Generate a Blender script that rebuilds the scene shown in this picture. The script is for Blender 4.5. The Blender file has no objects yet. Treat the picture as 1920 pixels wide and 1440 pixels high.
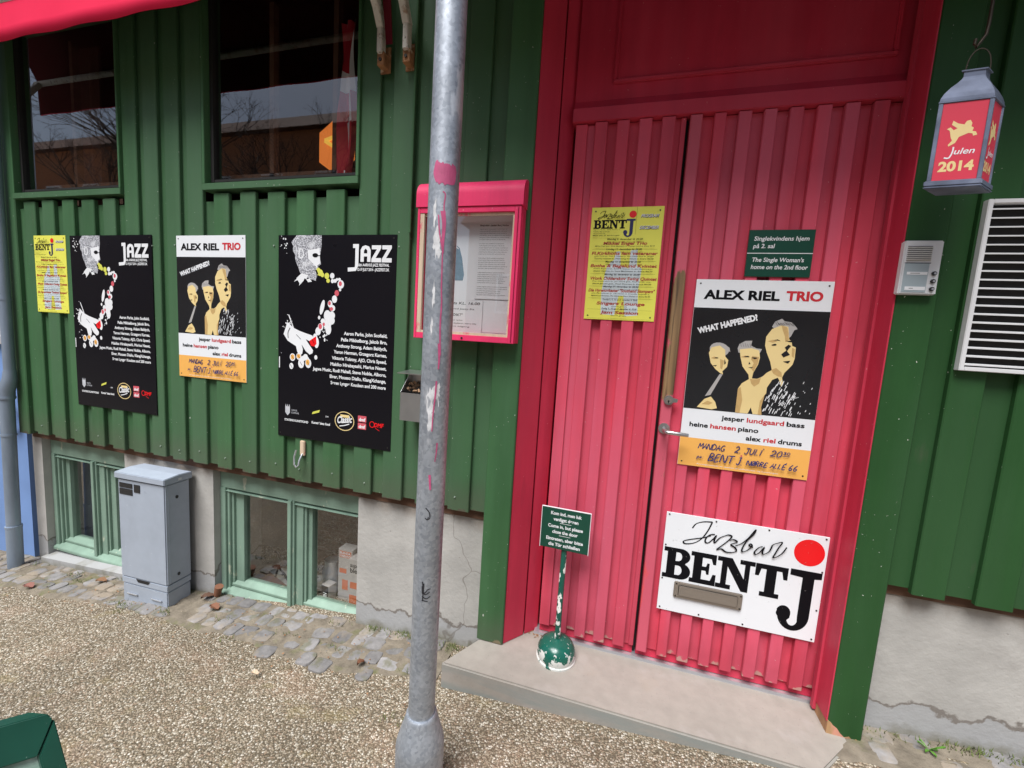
import bpy, bmesh, math, random
from mathutils import Vector, Matrix
from mathutils.geometry import tessellate_polygon
rnd = random.Random(7)
SC = bpy.context.scene
COL = SC.collection
rad = math.radians

# ------------------------------------------------------------------ camera
cam_d = bpy.data.cameras.new('camera')
cam = bpy.data.objects.new('camera', cam_d)
COL.objects.link(cam)
YAW, PIT, ROL = rad(15.117), rad(-6.145), rad(-3.616)
cy, sy, cp, sp, cr, sr = math.cos(YAW), math.sin(YAW), math.cos(PIT), math.sin(PIT), math.cos(ROL), math.sin(ROL)
Rz = Matrix(((cy, -sy, 0), (sy, cy, 0), (0, 0, 1)))
Rx = Matrix(((1, 0, 0), (0, cp, -sp), (0, sp, cp)))
Ry = Matrix(((cr, 0, sr), (0, 1, 0), (-sr, 0, cr)))
Rm = Rz @ Rx @ Ry
right, fwd, up = Rm.col[0], Rm.col[1], Rm.col[2]
M3 = Matrix((right, up, -fwd)).transposed()
cam.matrix_world = Matrix.Translation((0, -1.511, 0)) @ M3.to_4x4()
cam_d.sensor_width = 36
cam_d.lens = 763.5 / 1920 * 36
cam_d.clip_start = 0.02
cam_d.clip_end = 300
SC.camera = cam

# ------------------------------------------------------------------ world, sun, exposure
SUN_AZ, SUN_EL = math.atan2(-0.24, -0.80), rad(62)
w = bpy.data.worlds.new('World')
SC.world = w
w.use_nodes = True
wn = w.node_tree
bg = wn.nodes['Background']
sky = wn.nodes.new('ShaderNodeTexSky')
sky.sky_type = 'NISHITA'
sky.sun_disc = False
sky.sun_elevation = SUN_EL
sky.sun_rotation = SUN_AZ
sky.dust_density = 2.5
hs = wn.nodes.new('ShaderNodeHueSaturation')
hs.inputs['Saturation'].default_value = 0.85
wn.links.new(sky.outputs[0], hs.inputs['Color'])
wn.links.new(hs.outputs[0], bg.inputs[0])
bg.inputs[1].default_value = 0.072
sl = bpy.data.lights.new('sun', 'SUN')
sl.energy = 3.5
sl.angle = rad(33)
sl.color = (0.985, 0.99, 1.0)
so = bpy.data.objects.new('sun', sl)
COL.objects.link(so)
sd = Vector((math.sin(SUN_AZ) * math.cos(SUN_EL), math.cos(SUN_AZ) * math.cos(SUN_EL), math.sin(SUN_EL)))
so.rotation_euler = sd.to_track_quat('Z', 'Y').to_euler()
so.location = sd * 20
SC.view_settings.view_transform = 'Standard'
SC.view_settings.look = 'None'
SC.view_settings.gamma = 1
SC.view_settings.exposure = 0.62
SC.cycles.max_bounces = 8
SC.cycles.transparent_max_bounces = 12

# ------------------------------------------------------------------ helpers: materials
def nd(nt, t, **kw):
    n = nt.nodes.new(t)
    for k, v in kw.items():
        setattr(n, k, v)
    return n

class MatB:
    """small node builder"""
    def __init__(s, name, color=(.5, .5, .5), rough=.6, metal=0., spec=.5):
        s.m = bpy.data.materials.new(name)
        s.m.use_nodes = True
        s.t = s.m.node_tree
        s.b = s.t.nodes['Principled BSDF']
        s.b.inputs['Roughness'].default_value = rough
        s.b.inputs['Metallic'].default_value = metal
        s.b.inputs['Specular IOR Level'].default_value = spec
        s.c = s.rgb(color)
        s.co = s.t.nodes.new('ShaderNodeTexCoord').outputs['Object']
        s.h = None
    def rgb(s, c):
        n = s.t.nodes.new('ShaderNodeRGB')
        n.outputs[0].default_value = (*c, 1)
        return n.outputs[0]
    def map(s, scale=(1, 1, 1), rot=(0, 0, 0)):
        n = s.t.nodes.new('ShaderNodeMapping')
        n.inputs['Scale'].default_value = scale
        n.inputs['Rotation'].default_value = rot
        s.t.links.new(s.co, n.inputs[0])
        return n.outputs[0]
    def noise(s, sc, detail=4, rough=.55, stretch=(1, 1, 1), dist=0):
        n = s.t.nodes.new('ShaderNodeTexNoise')
        n.inputs['Scale'].default_value = sc
        n.inputs['Detail'].default_value = detail
        n.inputs['Roughness'].default_value = rough
        n.inputs['Distortion'].default_value = dist
        s.t.links.new(s.map(stretch), n.inputs['Vector'])
        return n.outputs[0]
    def ramp(s, f, lo, hi, a=0, b=1):
        n = s.t.nodes.new('ShaderNodeMapRange')
        n.inputs[1].default_value = lo
        n.inputs[2].default_value = hi
        n.inputs[3].default_value = a
        n.inputs[4].default_value = b
        s.t.links.new(f, n.inputs[0])
        return n.outputs[0]
    def math(s, op, a, b):
        n = nd(s.t, 'ShaderNodeMath', operation=op)
        for i, x in enumerate((a, b)):
            if isinstance(x, (int, float)):
                n.inputs[i].default_value = x
            else:
                s.t.links.new(x, n.inputs[i])
        return n.outputs[0]
    def mix(s, fac, a, b, mode='MIX'):
        n = nd(s.t, 'ShaderNodeMix', data_type='RGBA', blend_type=mode)
        for sock, x in ((n.inputs[0], fac), (n.inputs[6], a), (n.inputs[7], b)):
            if isinstance(x, (int, float)):
                sock.default_value = x
            elif isinstance(x, tuple):
                sock.default_value = (*x, 1)
            else:
                s.t.links.new(x, sock)
        return n.outputs[2]
    def over(s, fac, col):
        s.c = s.mix(fac, s.c, col)
        return s
    def island(s, amt):
        g = s.t.nodes.new('ShaderNodeNewGeometry').outputs['Random Per Island']
        v = s.ramp(g, 0, 1, 1 - amt, 1 + amt)
        s.c = s.mix(1.0, s.c, s._grey(v), 'MULTIPLY')
        return s
    def _grey(s, v):
        n = s.t.nodes.new('ShaderNodeCombineColor')
        for i in range(3):
            s.t.links.new(v, n.inputs[i])
        return n.outputs[0]
    def vary(s, sc, amt, detail=4, stretch=(1, 1, 1)):
        v = s.ramp(s.noise(sc, detail, stretch=stretch), .25, .75, 1 - amt, 1 + amt)
        s.c = s.mix(1.0, s.c, s._grey(v), 'MULTIPLY')
        return s
    def spots(s, sc, thr, col, soft=.03, detail=3, stretch=(1, 1, 1), amt=1):
        f = s.ramp(s.noise(sc, detail, stretch=stretch), thr, thr + soft, 0, amt)
        return s.over(f, col)
    def bump(s, f, strength=.3, dist=.002):
        n = s.t.nodes.new('ShaderNodeBump')
        n.inputs['Strength'].default_value = strength
        n.inputs['Distance'].default_value = dist
        s.t.links.new(f, n.inputs['Height'])
        if s.h:
            s.t.links.new(s.h, n.inputs['Normal'])
        s.h = n.outputs[0]
        return s
    def done(s):
        s.t.links.new(s.c, s.b.inputs['Base Color'])
        if s.h:
            s.t.links.new(s.h, s.b.inputs['Normal'])
        return s.m

def flat(name, c, rough=.5, metal=0., var=.06, sc=6, spec=.5):
    return MatB(name, c, rough, metal, spec).vary(sc, var).done()

def paint(name, c, chip=(.75, .75, .68), rough=.5, isl=.1, thr=.735, bumpd=.0012, dirt=(.1, .09, .07), fade=None, foot=None):
    b = MatB(name, c, rough, spec=.22)
    b.island(isl).vary(3.5, .10).vary(16, .13, stretch=(1, 1, .06))
    if fade:
        gi = b.t.nodes.new('ShaderNodeNewGeometry').outputs['Random Per Island']
        b.over(b.ramp(b.math('FRACT', b.math('MULTIPLY', gi, 7.31), 0), .55, 1.0, 0, .55), fade)
        b.over(b.ramp(b.noise(2.6, 5, stretch=(2.2, 1, .35)), .46, .66, 0, .55), fade)
    b.spots(120, thr, chip, .01, 2)
    b.spots(38, thr - .005, chip, .02, 4, (1, 1, .35), .8)
    b.spots(16, .67, dirt, .1, 6, stretch=(1, 1, .2), amt=.35)
    if foot:
        z0, h, col = foot
        sx = b.t.nodes.new('ShaderNodeSeparateXYZ')
        b.t.links.new(b.co, sx.inputs[0])
        f = b.math('ADD', b.math('SUBTRACT', sx.outputs[2], z0), b.ramp(b.noise(28, 5, stretch=(1, 1, .5)), .35, .65, -h, h))
        b.over(b.ramp(f, .006, .0, 0, .85), col)
        b.over(b.ramp(b.math('ADD', f, -.05), .10, .0, 0, .35), dirt)
    b.bump(b.noise(30, 5, stretch=(1.5, 1.5, .05)), .55, bumpd)
    b.bump(b.noise(9, 3), .35, .003)
    return b.done()

M = {}
M['green'] = paint('green_paint', (.053, .130, .056), thr=.755, fade=(.076, .146, .080), foot=(-.715, .010, (.09, .07, .05)))
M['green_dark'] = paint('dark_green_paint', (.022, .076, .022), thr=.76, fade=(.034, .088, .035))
M['post'] = paint('green_post_paint', (.046, .122, .048), thr=.755, fade=(.07, .165, .078), foot=(-1.243, .012, (.30, .22, .13)))
M['pink'] = paint('faded_red_paint', (.64, .068, .112), chip=(.72, .40, .42), isl=.12, thr=.76, dirt=(.30, .035, .05), fade=(.62, .13, .20), foot=(-1.196, .016, (.55, .42, .34)))
M['red'] = paint('red_paint', (.55, .034, .072), chip=(.7, .3, .3), isl=.05, thr=.755, dirt=(.33, .03, .05), fade=(.57, .062, .105))
M['case_pink'] = paint('bright_pink_paint', (.80, .045, .145), chip=(.7, .5, .45), isl=.04, thr=.745, dirt=(.5, .04, .08))
b = MatB('bare_wood', (.40, .235, .11), .7)
b.vary(22, .5, 6, (1, 1, .05)).spots(9, .56, (.75, .30, .25), .05, 5, (1, 1, .5), .55)
M['wood'] = b.bump(b.noise(40, 5, stretch=(1, 1, .04)), .6, .002).done()
b = MatB('worn_red_edge', (.60, .095, .145), .6)
z = b.t.nodes.new('ShaderNodeSeparateXYZ')
b.t.links.new(b.co, z.inputs[0])
band = b.math('MULTIPLY', b.ramp(z.outputs[2], -.21, -.12), b.ramp(z.outputs[2], .31, .17))
f = b.math('ADD', band, b.ramp(b.noise(20, 7, stretch=(2.2, 2, .35)), .3, .7, -.62, .5))
wc = b.mix(b.ramp(b.noise(30, 6, stretch=(1, 1, .04)), .3, .7), (.08, .045, .02), (.34, .205, .095))
b.c = b.mix(b.ramp(f, .45, .55), b.c, wc)
b.spots(16, .64, (.75, .08, .07), .05, 4, (1, 1, .3), .6)
b.over(b.math('MULTIPLY', b.ramp(b.noise(60, 5, stretch=(1.5, 1, .03)), .52, .62), b.ramp(f, .45, .55)), (.05, .03, .015))
M['worn'] = b.bump(b.noise(35, 5, stretch=(1, 1, .05)), .6, .002).done()
M['brownwood'] = MatB('brown_beam_wood', (.12, .06, .035), .8).vary(12, .4, 5, (.3, 1, 1)).done()
b = MatB('plastered_concrete', (.43, .415, .385), .9, spec=.2)
b.vary(2.2, .16, 6).vary(11, .10, 6).spots(5, .60, (.30, .28, .26), .12, 7, amt=.55).spots(60, .70, (.22, .2, .18), .03, 3, amt=.6)
sx = b.t.nodes.new('ShaderNodeSeparateXYZ')
b.t.links.new(b.co, sx.inputs[0])
hg = b.math('ADD', b.math('SUBTRACT', sx.outputs[2], b.math('MULTIPLY', sx.outputs[0], .07)), 1.309)
edge = b.math('ADD', hg, b.ramp(b.noise(5, 6), .3, .7, -.06, .06))
b.over(b.ramp(edge, .128, .120, 0, .75), (.34, .345, .35))
b.over(b.math('MULTIPLY', b.ramp(edge, .135, .129), b.ramp(edge, .117, .123)), (.20, .18, .16))
b.over(b.ramp(b.math('ADD', hg, b.ramp(b.noise(12, 6), .3, .7, -.03, .03)), .045, .0, 0, .7), (.17, .155, .10))
b.over(b.ramp(b.math('ADD', sx.outputs[2], b.ramp(b.noise(4, 5, stretch=(1.6, 1, .6)), .3, .7, -.05, .05)), -.80, -.74, 0, .6), (.22, .17, .13))
vor = nd(b.t, 'ShaderNodeTexVoronoi', feature='DISTANCE_TO_EDGE')
vor.inputs['Scale'].default_value = 1.7
nz_ = b.t.nodes.new('ShaderNodeTexNoise')
nz_.inputs['Scale'].default_value = 6
b.t.links.new(b.co, nz_.inputs['Vector'])
va_ = nd(b.t, 'ShaderNodeVectorMath', operation='MULTIPLY_ADD')
va_.inputs[1].default_value = (.25, .25, .25)
b.t.links.new(nz_.outputs['Color'], va_.inputs[0])
b.t.links.new(b.co, va_.inputs[2])
b.t.links.new(va_.outputs[0], vor.inputs['Vector'])
b.over(b.math('MULTIPLY', b.ramp(vor.outputs['Distance'], .006, .002, 0, .55), b.ramp(b.noise(1.3, 2), .5, .58)), (.14, .12, .10))
M['concrete'] = b.bump(b.noise(70, 6), .5, .003).bump(b.noise(7, 4), .4, .008).done()
b = MatB('door_slab_concrete', (.315, .285, .248), .85, spec=.2)
b.vary(1.6, .12, 5).vary(25, .08, 6).spots(3.5, .60, (.34, .29, .23), .12, 6, amt=.6).spots(110, .67, (.25, .22, .2), .03, 2, amt=.5)
b.spots(8, .57, (.36, .33, .30), .1, 7, amt=.5)
sx = b.t.nodes.new('ShaderNodeSeparateXYZ')
b.t.links.new(b.co, sx.inputs[0])
b.over(b.ramp(b.math('ADD', sx.outputs[1], b.ramp(b.noise(9, 6), .3, .7, -.04, .04)), .06, .13, 0, .6), (.25, .235, .20))
b.over(b.math('MULTIPLY', b.ramp(sx.outputs[2], -1.250, -1.256), b.ramp(b.noise(7, 6, stretch=(.4, 1, 3)), .38, .62)), (.25, .26, .24))
M['slab'] = b.bump(b.noise(120, 5), .4, .0015).done()
b = MatB('mint_paint', (.205, .305, .235), .5, spec=.4)
b.vary(6, .14, 4).vary(20, .12, 5, (1, 1, .1)).spots(18, .66, (.55, .55, .42), .03, 4, (1, 1, .4), .6).spots(30, .70, (.16, .12, .09), .03, 4, amt=.6)
M['mint'] = b.bump(b.noise(45, 4, stretch=(1, 1, .08)), .5, .001).done()
b = MatB('galvanised_steel', (.37, .40, .44), .48, .55)
v = nd(b.t, 'ShaderNodeTexVoronoi')
v.inputs['Scale'].default_value = 130
b.t.links.new(b.map(), v.inputs['Vector'])
sv = b.t.nodes.new('ShaderNodeSeparateColor')
b.t.links.new(v.outputs['Color'], sv.inputs[0])
b.c = b.mix(.3, b.c, b._grey(sv.outputs[0]), 'SOFT_LIGHT')
b.vary(9, .22, 6).spots(13, .62, (.72, .74, .76), .04, 6, (1, 1, .35), .65).spots(6, .63, (.16, .17, .19), .1, 6, (1, 1, .5), .5)
M['galv'] = b.bump(b.noise(50, 4), .3, .001).done()
b = MatB('zinc_sheet', (.155, .18, .25), .5, .35)
b.vary(14, .45, 6).spots(9, .60, (.34, .38, .46), .1, 6, amt=.5)
M['zinc'] = b.bump(b.noise(30, 4), .25, .001).done()
M['pipe'] = MatB('weathered_zinc_pipe', (.27, .33, .41), .5, .4).vary(10, .25, 6, (1, 1, .3)).done()
b = MatB('cabinet_grey_paint', (.355, .40, .465), .42, spec=.4)
M['cab'] = b.vary(4, .08, 5).vary(20, .05, 6).spots(14, .68, (.22, .26, .31), .06, 6, amt=.4).spots(40, .72, (.6, .62, .64), .02, 3, amt=.5).bump(b.noise(160, 2), .12, .0006).done()
M['white'] = MatB('white_sign_enamel', (.80, .82, .84), .35).vary(3, .035, 5).spots(45, .735, (.35, .33, .3), .02, 3, amt=.6).done()
M['paper'] = flat('white_paper', (.78, .79, .80), .8, var=.03)
M['black'] = flat('black_print', (.005, .005, .006), .5, var=.1, spec=.15)
M['blackgloss'] = flat('black_poster_sheet', (.006, .0055, .008), .34, var=.1, sc=2, spec=.22)
M['ink'] = flat('black_lettering', (.005, .005, .007), .55, spec=.12)
M['redink'] = flat('red_lettering', (.58, .018, .03), .5)
M['pinkink'] = flat('rose_lettering', (.62, .10, .13), .5)
M['signred'] = flat('red_disc_print', (.80, .008, .012), .4)
M['yellow'] = MatB('yellow_programme_paper', (.78, .76, .10), .6).vary(5, .06).done()
M['brownred'] = flat('brownish_red_lettering', (.42, .05, .03), .6)
M['navy'] = flat('navy_print', (.012, .012, .09), .5)
M['paleblue'] = flat('pale_blue_print', (.62, .70, .72), .6)
M['orange'] = MatB('orange_paper_band', (.86, .44, .10), .5).vary(5, .07).done()
M['pen'] = flat('blue_marker_ink', (.03, .03, .13), .6)
M['cream'] = flat('cream_print', (.80, .62, .28), .5)
M['tan'] = flat('tan_print', (.55, .36, .14), .5, var=.1, sc=60)
M['greyprint'] = flat('warm_grey_print', (.42, .40, .38), .5)
M['darkgrey'] = flat('dark_grey_print', (.016, .017, .019), .24, var=.3, sc=3, spec=.6)
M['whiteink'] = flat('white_lettering', (.80, .81, .82), .5)
M['silver'] = flat('silver_print', (.52, .53, .56), .5, var=.2, sc=40)
b = MatB('halftone_print', (.60, .61, .64), .5)
b.spots(170, .47, (.20, .20, .22), .03, 2).vary(14, .2, 5)
b.spots(20, .52, (.72, .73, .75), .1, 4, amt=.7)
M['half'] = b.done()
M['lime'] = flat('lime_print', (.66, .66, .10), .5)
M['signgreen'] = flat('bottle_green_enamel', (.005, .062, .038), .35)
b = MatB('chipped_green_enamel', (.008, .085, .06), .25)
b.spots(42, .545, (.74, .75, .70), .02, 4, (1, 1, .55)).vary(9, .2)
M['chipgreen'] = b.bump(b.noise(26, 5), .4, .001).done()
b = MatB('worn_green_base_enamel', (.008, .10, .07), .22)
z = b.t.nodes.new('ShaderNodeSeparateXYZ')
b.t.links.new(b.co, z.inputs[0])
f = b.math('ADD', b.ramp(z.outputs[2], .01, .09, .34, -.06), b.noise(30, 6))
b.c = b.mix(b.ramp(f, .75, .77), b.c, (.62, .62, .58))
b.spots(75, .64, (.50, .54, .50), .02, 3)
M['chipbase'] = b.bump(b.noise(30, 5), .35, .001).done()
M['alu'] = flat('brushed_aluminium', (.62, .64, .67), .35, .75, .06, 20)
M['steel'] = flat('stainless_steel', (.55, .55, .54), .28, .9, .12, 12)
M['plate'] = MatB('dull_letter_plate_metal', (.36, .32, .28), .42, .7).vary(30, .15, 4, (.1, 1, 1)).done()
M['dark'] = flat('dark_void', (.012, .011, .010), .8)
M['screw'] = flat('dark_screw', (.06, .055, .05), .5, .6)
M['rubber'] = flat('black_plastic', (.018, .018, .02), .5)
M['awning'] = MatB('red_awning_cloth', (.82, .016, .075), .75, spec=.2).vary(3, .06).done()
M['awning_shaded'] = MatB('red_awning_cloth_shaded', (.085, .006, .012), .9, spec=.1).vary(3, .1).done()  # awning red darkened in the colour to stand in for shade under the cloth
b = MatB('worn_white_arm_paint', (.62, .60, .54), .5)
M['arm'] = b.spots(20, .56, (.30, .17, .09), .1, 6, amt=.8).spots(60, .62, (.1, .08, .06), .03, 3, amt=.7).done()
M['iron'] = flat('dark_iron', (.055, .042, .028), .5, .5)
b = MatB('rusty_bracket', (.33, .16, .07), .8)
M['rust'] = b.vary(30, .5, 6).spots(25, .58, (.6, .5, .36), .05, 5, amt=.7).done()
M['curtain'] = flat('brown_curtain', (.16, .07, .05), .9, var=.2)
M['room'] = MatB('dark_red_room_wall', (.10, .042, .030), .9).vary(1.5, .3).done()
M['floor'] = flat('dark_room_floor', (.05, .035, .025), .6)
M['flagred'] = flat('red_flag_cloth', (.50, .02, .04), .85)
M['lampor'] = flat('orange_paper', (.85, .28, .07), .7)
M['lampye'] = flat('yellow_paper', (.95, .62, .10), .7)
for k_, e_ in (('lampor', (.85, .22, .04)), ('lampye', (1, .55, .08))):
    bs = M[k_].node_tree.nodes['Principled BSDF']
    bs.inputs['Emission Color'].default_value = (*e_, 1)
    bs.inputs['Emission Strength'].default_value = .45
M['ochre'] = flat('ochre_glaze', (.65, .42, .07), .4)
M['boxgrey'] = flat('grey_carton', (.48, .45, .42), .7)
M['boxorange'] = flat('orange_carton_print', (.62, .15, .05), .6)
M['bluewall'] = MatB('blue_wall_paint', (.16, .27, .52), .75).vary(3, .12).done()
M['greywall'] = MatB('pale_grey_wall_paint', (.42, .42, .42), .8).vary(3, .15).done()
M['leaf'] = flat('dandelion_leaf', (.10, .25, .03), .5, var=.2, sc=60)
M['moss'] = flat('moss_and_grass', (.10, .13, .03), .8, var=.4, sc=40)
M['dryleaf'] = MatB('dry_leaf', (.26, .13, .06), .8).island(.5).done()
M['redpaint'] = flat('pink_paint_smear', (.52, .085, .20), .55, var=.18, sc=40)
M['marker'] = flat('black_marker_pen', (.02, .02, .025), .6)
b = MatB('chalk_smeared_panel', (.10, .22, .16), .6)
M['chalk'] = b.spots(18, .42, (.32, .46, .38), .2, 7, amt=.8).spots(35, .55, (.45, .58, .50), .1, 6, amt=.7).done()
b = MatB('brick_far', (.46, .19, .09), .9)
M['brick'] = b.vary(8, .25).done()
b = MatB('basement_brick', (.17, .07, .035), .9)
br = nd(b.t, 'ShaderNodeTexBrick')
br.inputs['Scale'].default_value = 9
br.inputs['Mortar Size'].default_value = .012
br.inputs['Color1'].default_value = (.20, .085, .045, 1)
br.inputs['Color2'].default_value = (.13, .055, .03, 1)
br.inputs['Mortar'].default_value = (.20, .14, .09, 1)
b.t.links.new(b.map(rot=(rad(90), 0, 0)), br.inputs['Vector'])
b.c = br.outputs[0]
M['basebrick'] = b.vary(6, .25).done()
M['bark'] = flat('tree_bark', (.06, .045, .035), .9)

# glass: clear pane with a real reflection
g = bpy.data.materials.new('window_glass')
g.use_nodes = True
t = g.node_tree
t.nodes.remove(t.nodes['Principled BSDF'])
tr = t.nodes.new('ShaderNodeBsdfTransparent')
tr.inputs[0].default_value = (.95, .96, .96, 1)
gl = t.nodes.new('ShaderNodeBsdfGlossy')
gl.inputs['Roughness'].default_value = .015
fr = t.nodes.new('ShaderNodeLayerWeight')
fr.inputs[0].default_value = .5
pw = nd(t, 'ShaderNodeMath', operation='POWER')
t.links.new(fr.outputs['Facing'], pw.inputs[0])
pw.inputs[1].default_value = 2.6
ml = nd(t, 'ShaderNodeMath', operation='MULTIPLY_ADD')
t.links.new(pw.outputs[0], ml.inputs[0])
ml.inputs[1].default_value = .83
ml.inputs[2].default_value = .17
mx = t.nodes.new('ShaderNodeMixShader')
t.links.new(ml.outputs[0], mx.inputs[0])
t.links.new(tr.outputs[0], mx.inputs[1])
t.links.new(gl.outputs[0], mx.inputs[2])
t.links.new(mx.outputs[0], t.nodes['Material Output'].inputs[0])
M['glass'] = g

# ground: exposed aggregate
b = MatB('exposed_aggregate_paving', (.3, .24, .18), .8, spec=.3)
def pebbles(b, sc):
    v = nd(b.t, 'ShaderNodeTexVoronoi', feature='F1')
    v.inputs['Scale'].default_value = sc
    v.inputs['Randomness'].default_value = 1
    nz = b.t.nodes.new('ShaderNodeTexNoise')
    nz.inputs['Scale'].default_value = sc * .7
    b.t.links.new(b.map((1, 1, .3)), nz.inputs['Vector'])
    va = nd(b.t, 'ShaderNodeVectorMath', operation='MULTIPLY_ADD')
    va.inputs[1].default_value = (.006, .006, 0)
    b.t.links.new(nz.outputs['Color'], va.inputs[0])
    b.t.links.new(b.map((1, 1, .3)), va.inputs[2])
    b.t.links.new(va.outputs[0], v.inputs['Vector'])
    return v
v = pebbles(b, 155)
sep = b.t.nodes.new('ShaderNodeSeparateColor')
b.t.links.new(v.outputs['Color'], sep.inputs[0])
cr_ = b.t.nodes.new('ShaderNodeValToRGB')
el = cr_.color_ramp.elements
el[0].position = 0
el[0].color = (.17, .125, .08, 1)
el[1].position = 1
el[1].color = (.74, .68, .57, 1)
for p, c in ((.16, (.24, .19, .125)), (.36, (.34, .275, .19)), (.55, (.42, .36, .27)), (.70, (.33, .23, .155)), (.82, (.50, .44, .34))):
    e = el.new(p)
    e.color = (*c, 1)
b.t.links.new(sep.outputs[0], cr_.inputs[0])
b.c = b.mix(b.ramp(v.outputs['Distance'], .47, .68, 0, .9), cr_.outputs[0], (.11, .088, .058))
b.c = b.mix(1.0, b.c, (.93, .93, .93), 'MULTIPLY')
b.vary(2.5, .16, 6).vary(.8, .12, 3)
b.over(b.ramp(b.noise(5, 4), .55, .70, 0, .22), (.40, .24, .17)).over(b.ramp(b.noise(7, 4, stretch=(1, 1.3, 1)), .60, .72, 0, .25), (.36, .29, .12)).spots(1.6, .58, (.16, .14, .11), .14, 7, amt=.45)
M['gravel'] = b.bump(b.ramp(v.outputs['Distance'], 0, .75, 1, 0), .9, .006).done()
b = MatB('gutter_dirt', (.20, .17, .13), .95, spec=.1)
b.vary(20, .35, 6).spots(9, .56, (.12, .13, .045), .12, 6, amt=.65)
M['dirt'] = b.bump(b.noise(60, 6), .8, .008).done()
b = MatB('set_stones', (.215, .205, .20), .85, spec=.25)
b.island(.30).vary(30, .25, 6).spots(14, .54, (.13, .125, .06), .1, 6, amt=.6).spots(6, .52, (.30, .24, .17), .12, 7, amt=.75)
M['stone'] = b.bump(b.noise(60, 6), .6, .004).done()

# ------------------------------------------------------------------ helpers: meshes
class G:
    def __init__(s):
        s.v, s.f = [], []
    def add(s, vs, fs):
        o = len(s.v)
        s.v += [tuple(p) for p in vs]
        s.f += [tuple(i + o for i in f) for f in fs]
        return s
    def box(s, x0, x1, y0, y1, z0, z1):
        return s.add([(x0, y0, z0), (x1, y0, z0), (x1, y1, z0), (x0, y1, z0), (x0, y0, z1), (x1, y0, z1), (x1, y1, z1), (x0, y1, z1)],
                     [(0, 3, 2, 1), (4, 5, 6, 7), (0, 1, 5, 4), (1, 2, 6, 5), (2, 3, 7, 6), (3, 0, 4, 7)])
    def board(s, x0, x1, y0, y1, z0, z1, c=.003):
        """vertical board whose two front arrises are chamfered"""
        pr = [(x0, y1), (x0, y0 + c), (x0 + c, y0), (x1 - c, y0), (x1, y0 + c), (x1, y1)]
        return s.prism_z(pr, z0, z1)
    def prism_z(s, poly, z0, z1):
        n = len(poly)
        z0l = z0 if callable(z0) else (lambda x, y: z0)
        vs = [(x, y, z0l(x, y)) for x, y in poly] + [(x, y, z1) for x, y in poly]
        fs = [tuple(range(n))[::-1], tuple(range(n, 2 * n))] + [(i, (i + 1) % n, n + (i + 1) % n, n + i) for i in range(n)]
        return s.add(vs, fs)
    def prism_x(s, poly, x0, x1):
        n = len(poly)
        vs = [(x0, y, z) for y, z in poly] + [(x1, y, z) for y, z in poly]
        fs = [tuple(range(n)), tuple(range(n, 2 * n))[::-1]] + [(i, n + i, n + (i + 1) % n, (i + 1) % n) for i in range(n)]
        return s.add(vs, fs)
    def prism_y(s, poly, y0, y1):
        n = len(poly)
        vs = [(x, y0, z) for x, z in poly] + [(x, y1, z) for x, z in poly]
        fs = [tuple(range(n)), tuple(range(n, 2 * n))[::-1]] + [(i, n + i, n + (i + 1) % n, (i + 1) % n) for i in range(n)]
        return s.add(vs, fs)
    def tube(s, path, r, n=12, cap=True):
        path = [Vector(p) for p in path]
        rs = r if isinstance(r, (list, tuple)) else [r] * len(path)
        rings = []
        ref = None
        for i, p in enumerate(path):
            d = (path[min(i + 1, len(path) - 1)] - path[max(i - 1, 0)]).normalized()
            if ref is None:
                ref = Vector((1, 0, 0)) if abs(d.x) < .9 else Vector((0, 0, 1))
            a = (ref - d * ref.dot(d)).normalized()
            ref = a
            c = d.cross(a)
            rings.append([p + (a * math.cos(2 * math.pi * k / n) + c * math.sin(2 * math.pi * k / n)) * rs[i] for k in range(n)])
        vs = [q for R_ in rings for q in R_]
        fs = []
        for i in range(len(path) - 1):
            for k in range(n):
                fs.append((i * n + k, i * n + (k + 1) % n, (i + 1) * n + (k + 1) % n, (i + 1) * n + k))
        if cap:
            fs.append(tuple(range(n))[::-1])
            fs.append(tuple((len(path) - 1) * n + k for k in range(n)))
        return s.add(vs, fs)
    def lathe(s, prof, n=32, c=(0, 0)):
        vs, fs = [], []
        for r, z in prof:
            for k in range(n):
                a = 2 * math.pi * k / n
                vs.append((c[0] + r * math.cos(a), c[1] + r * math.sin(a), z))
        for i in range(len(prof) - 1):
            for k in range(n):
                fs.append((i * n + k, i * n + (k + 1) % n, (i + 1) * n + (k + 1) % n, (i + 1) * n + k))
        fs.append(tuple(range(n))[::-1])
        fs.append(tuple((len(prof) - 1) * n + k for k in range(n)))
        return s.add(vs, fs)
    def disc_y(s, x, z, r, y0, y1, n=14):
        return s.prism_y([(x + r * math.cos(2 * math.pi * k / n), z + r * math.sin(2 * math.pi * k / n)) for k in range(n)], y0, y1)
    def obj(s, name, mat, parent=None, loc=(0, 0, 0), rot=(0, 0, 0), smooth=False, bevel=0):
        me = bpy.data.meshes.new(name)
        me.from_pydata(s.v, [], s.f)
        bm = bmesh.new()
        bm.from_mesh(me)
        bmesh.ops.recalc_face_normals(bm, faces=bm.faces)
        if bevel:
            ed = [e for e in bm.edges if len(e.link_faces) == 2 and e.calc_face_angle(0) > .5]
            bmesh.ops.bevel(bm, geom=ed, offset=bevel, segments=2, affect='EDGES', clamp_overlap=True)
        bm.to_mesh(me)
        bm.free()
        me.materials.append(mat)
        if smooth:
            me.polygons.foreach_set('use_smooth', [True] * len(me.polygons))
            me.set_sharp_from_angle(angle=rad(40))
        return link(name, me, parent, loc, rot)

def quad(x0, x1, y, z0, z1):
    return G().add([(x0, y, z0), (x1, y, z0), (x1, y, z1), (x0, y, z1)], [(0, 1, 2, 3)])

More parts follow.
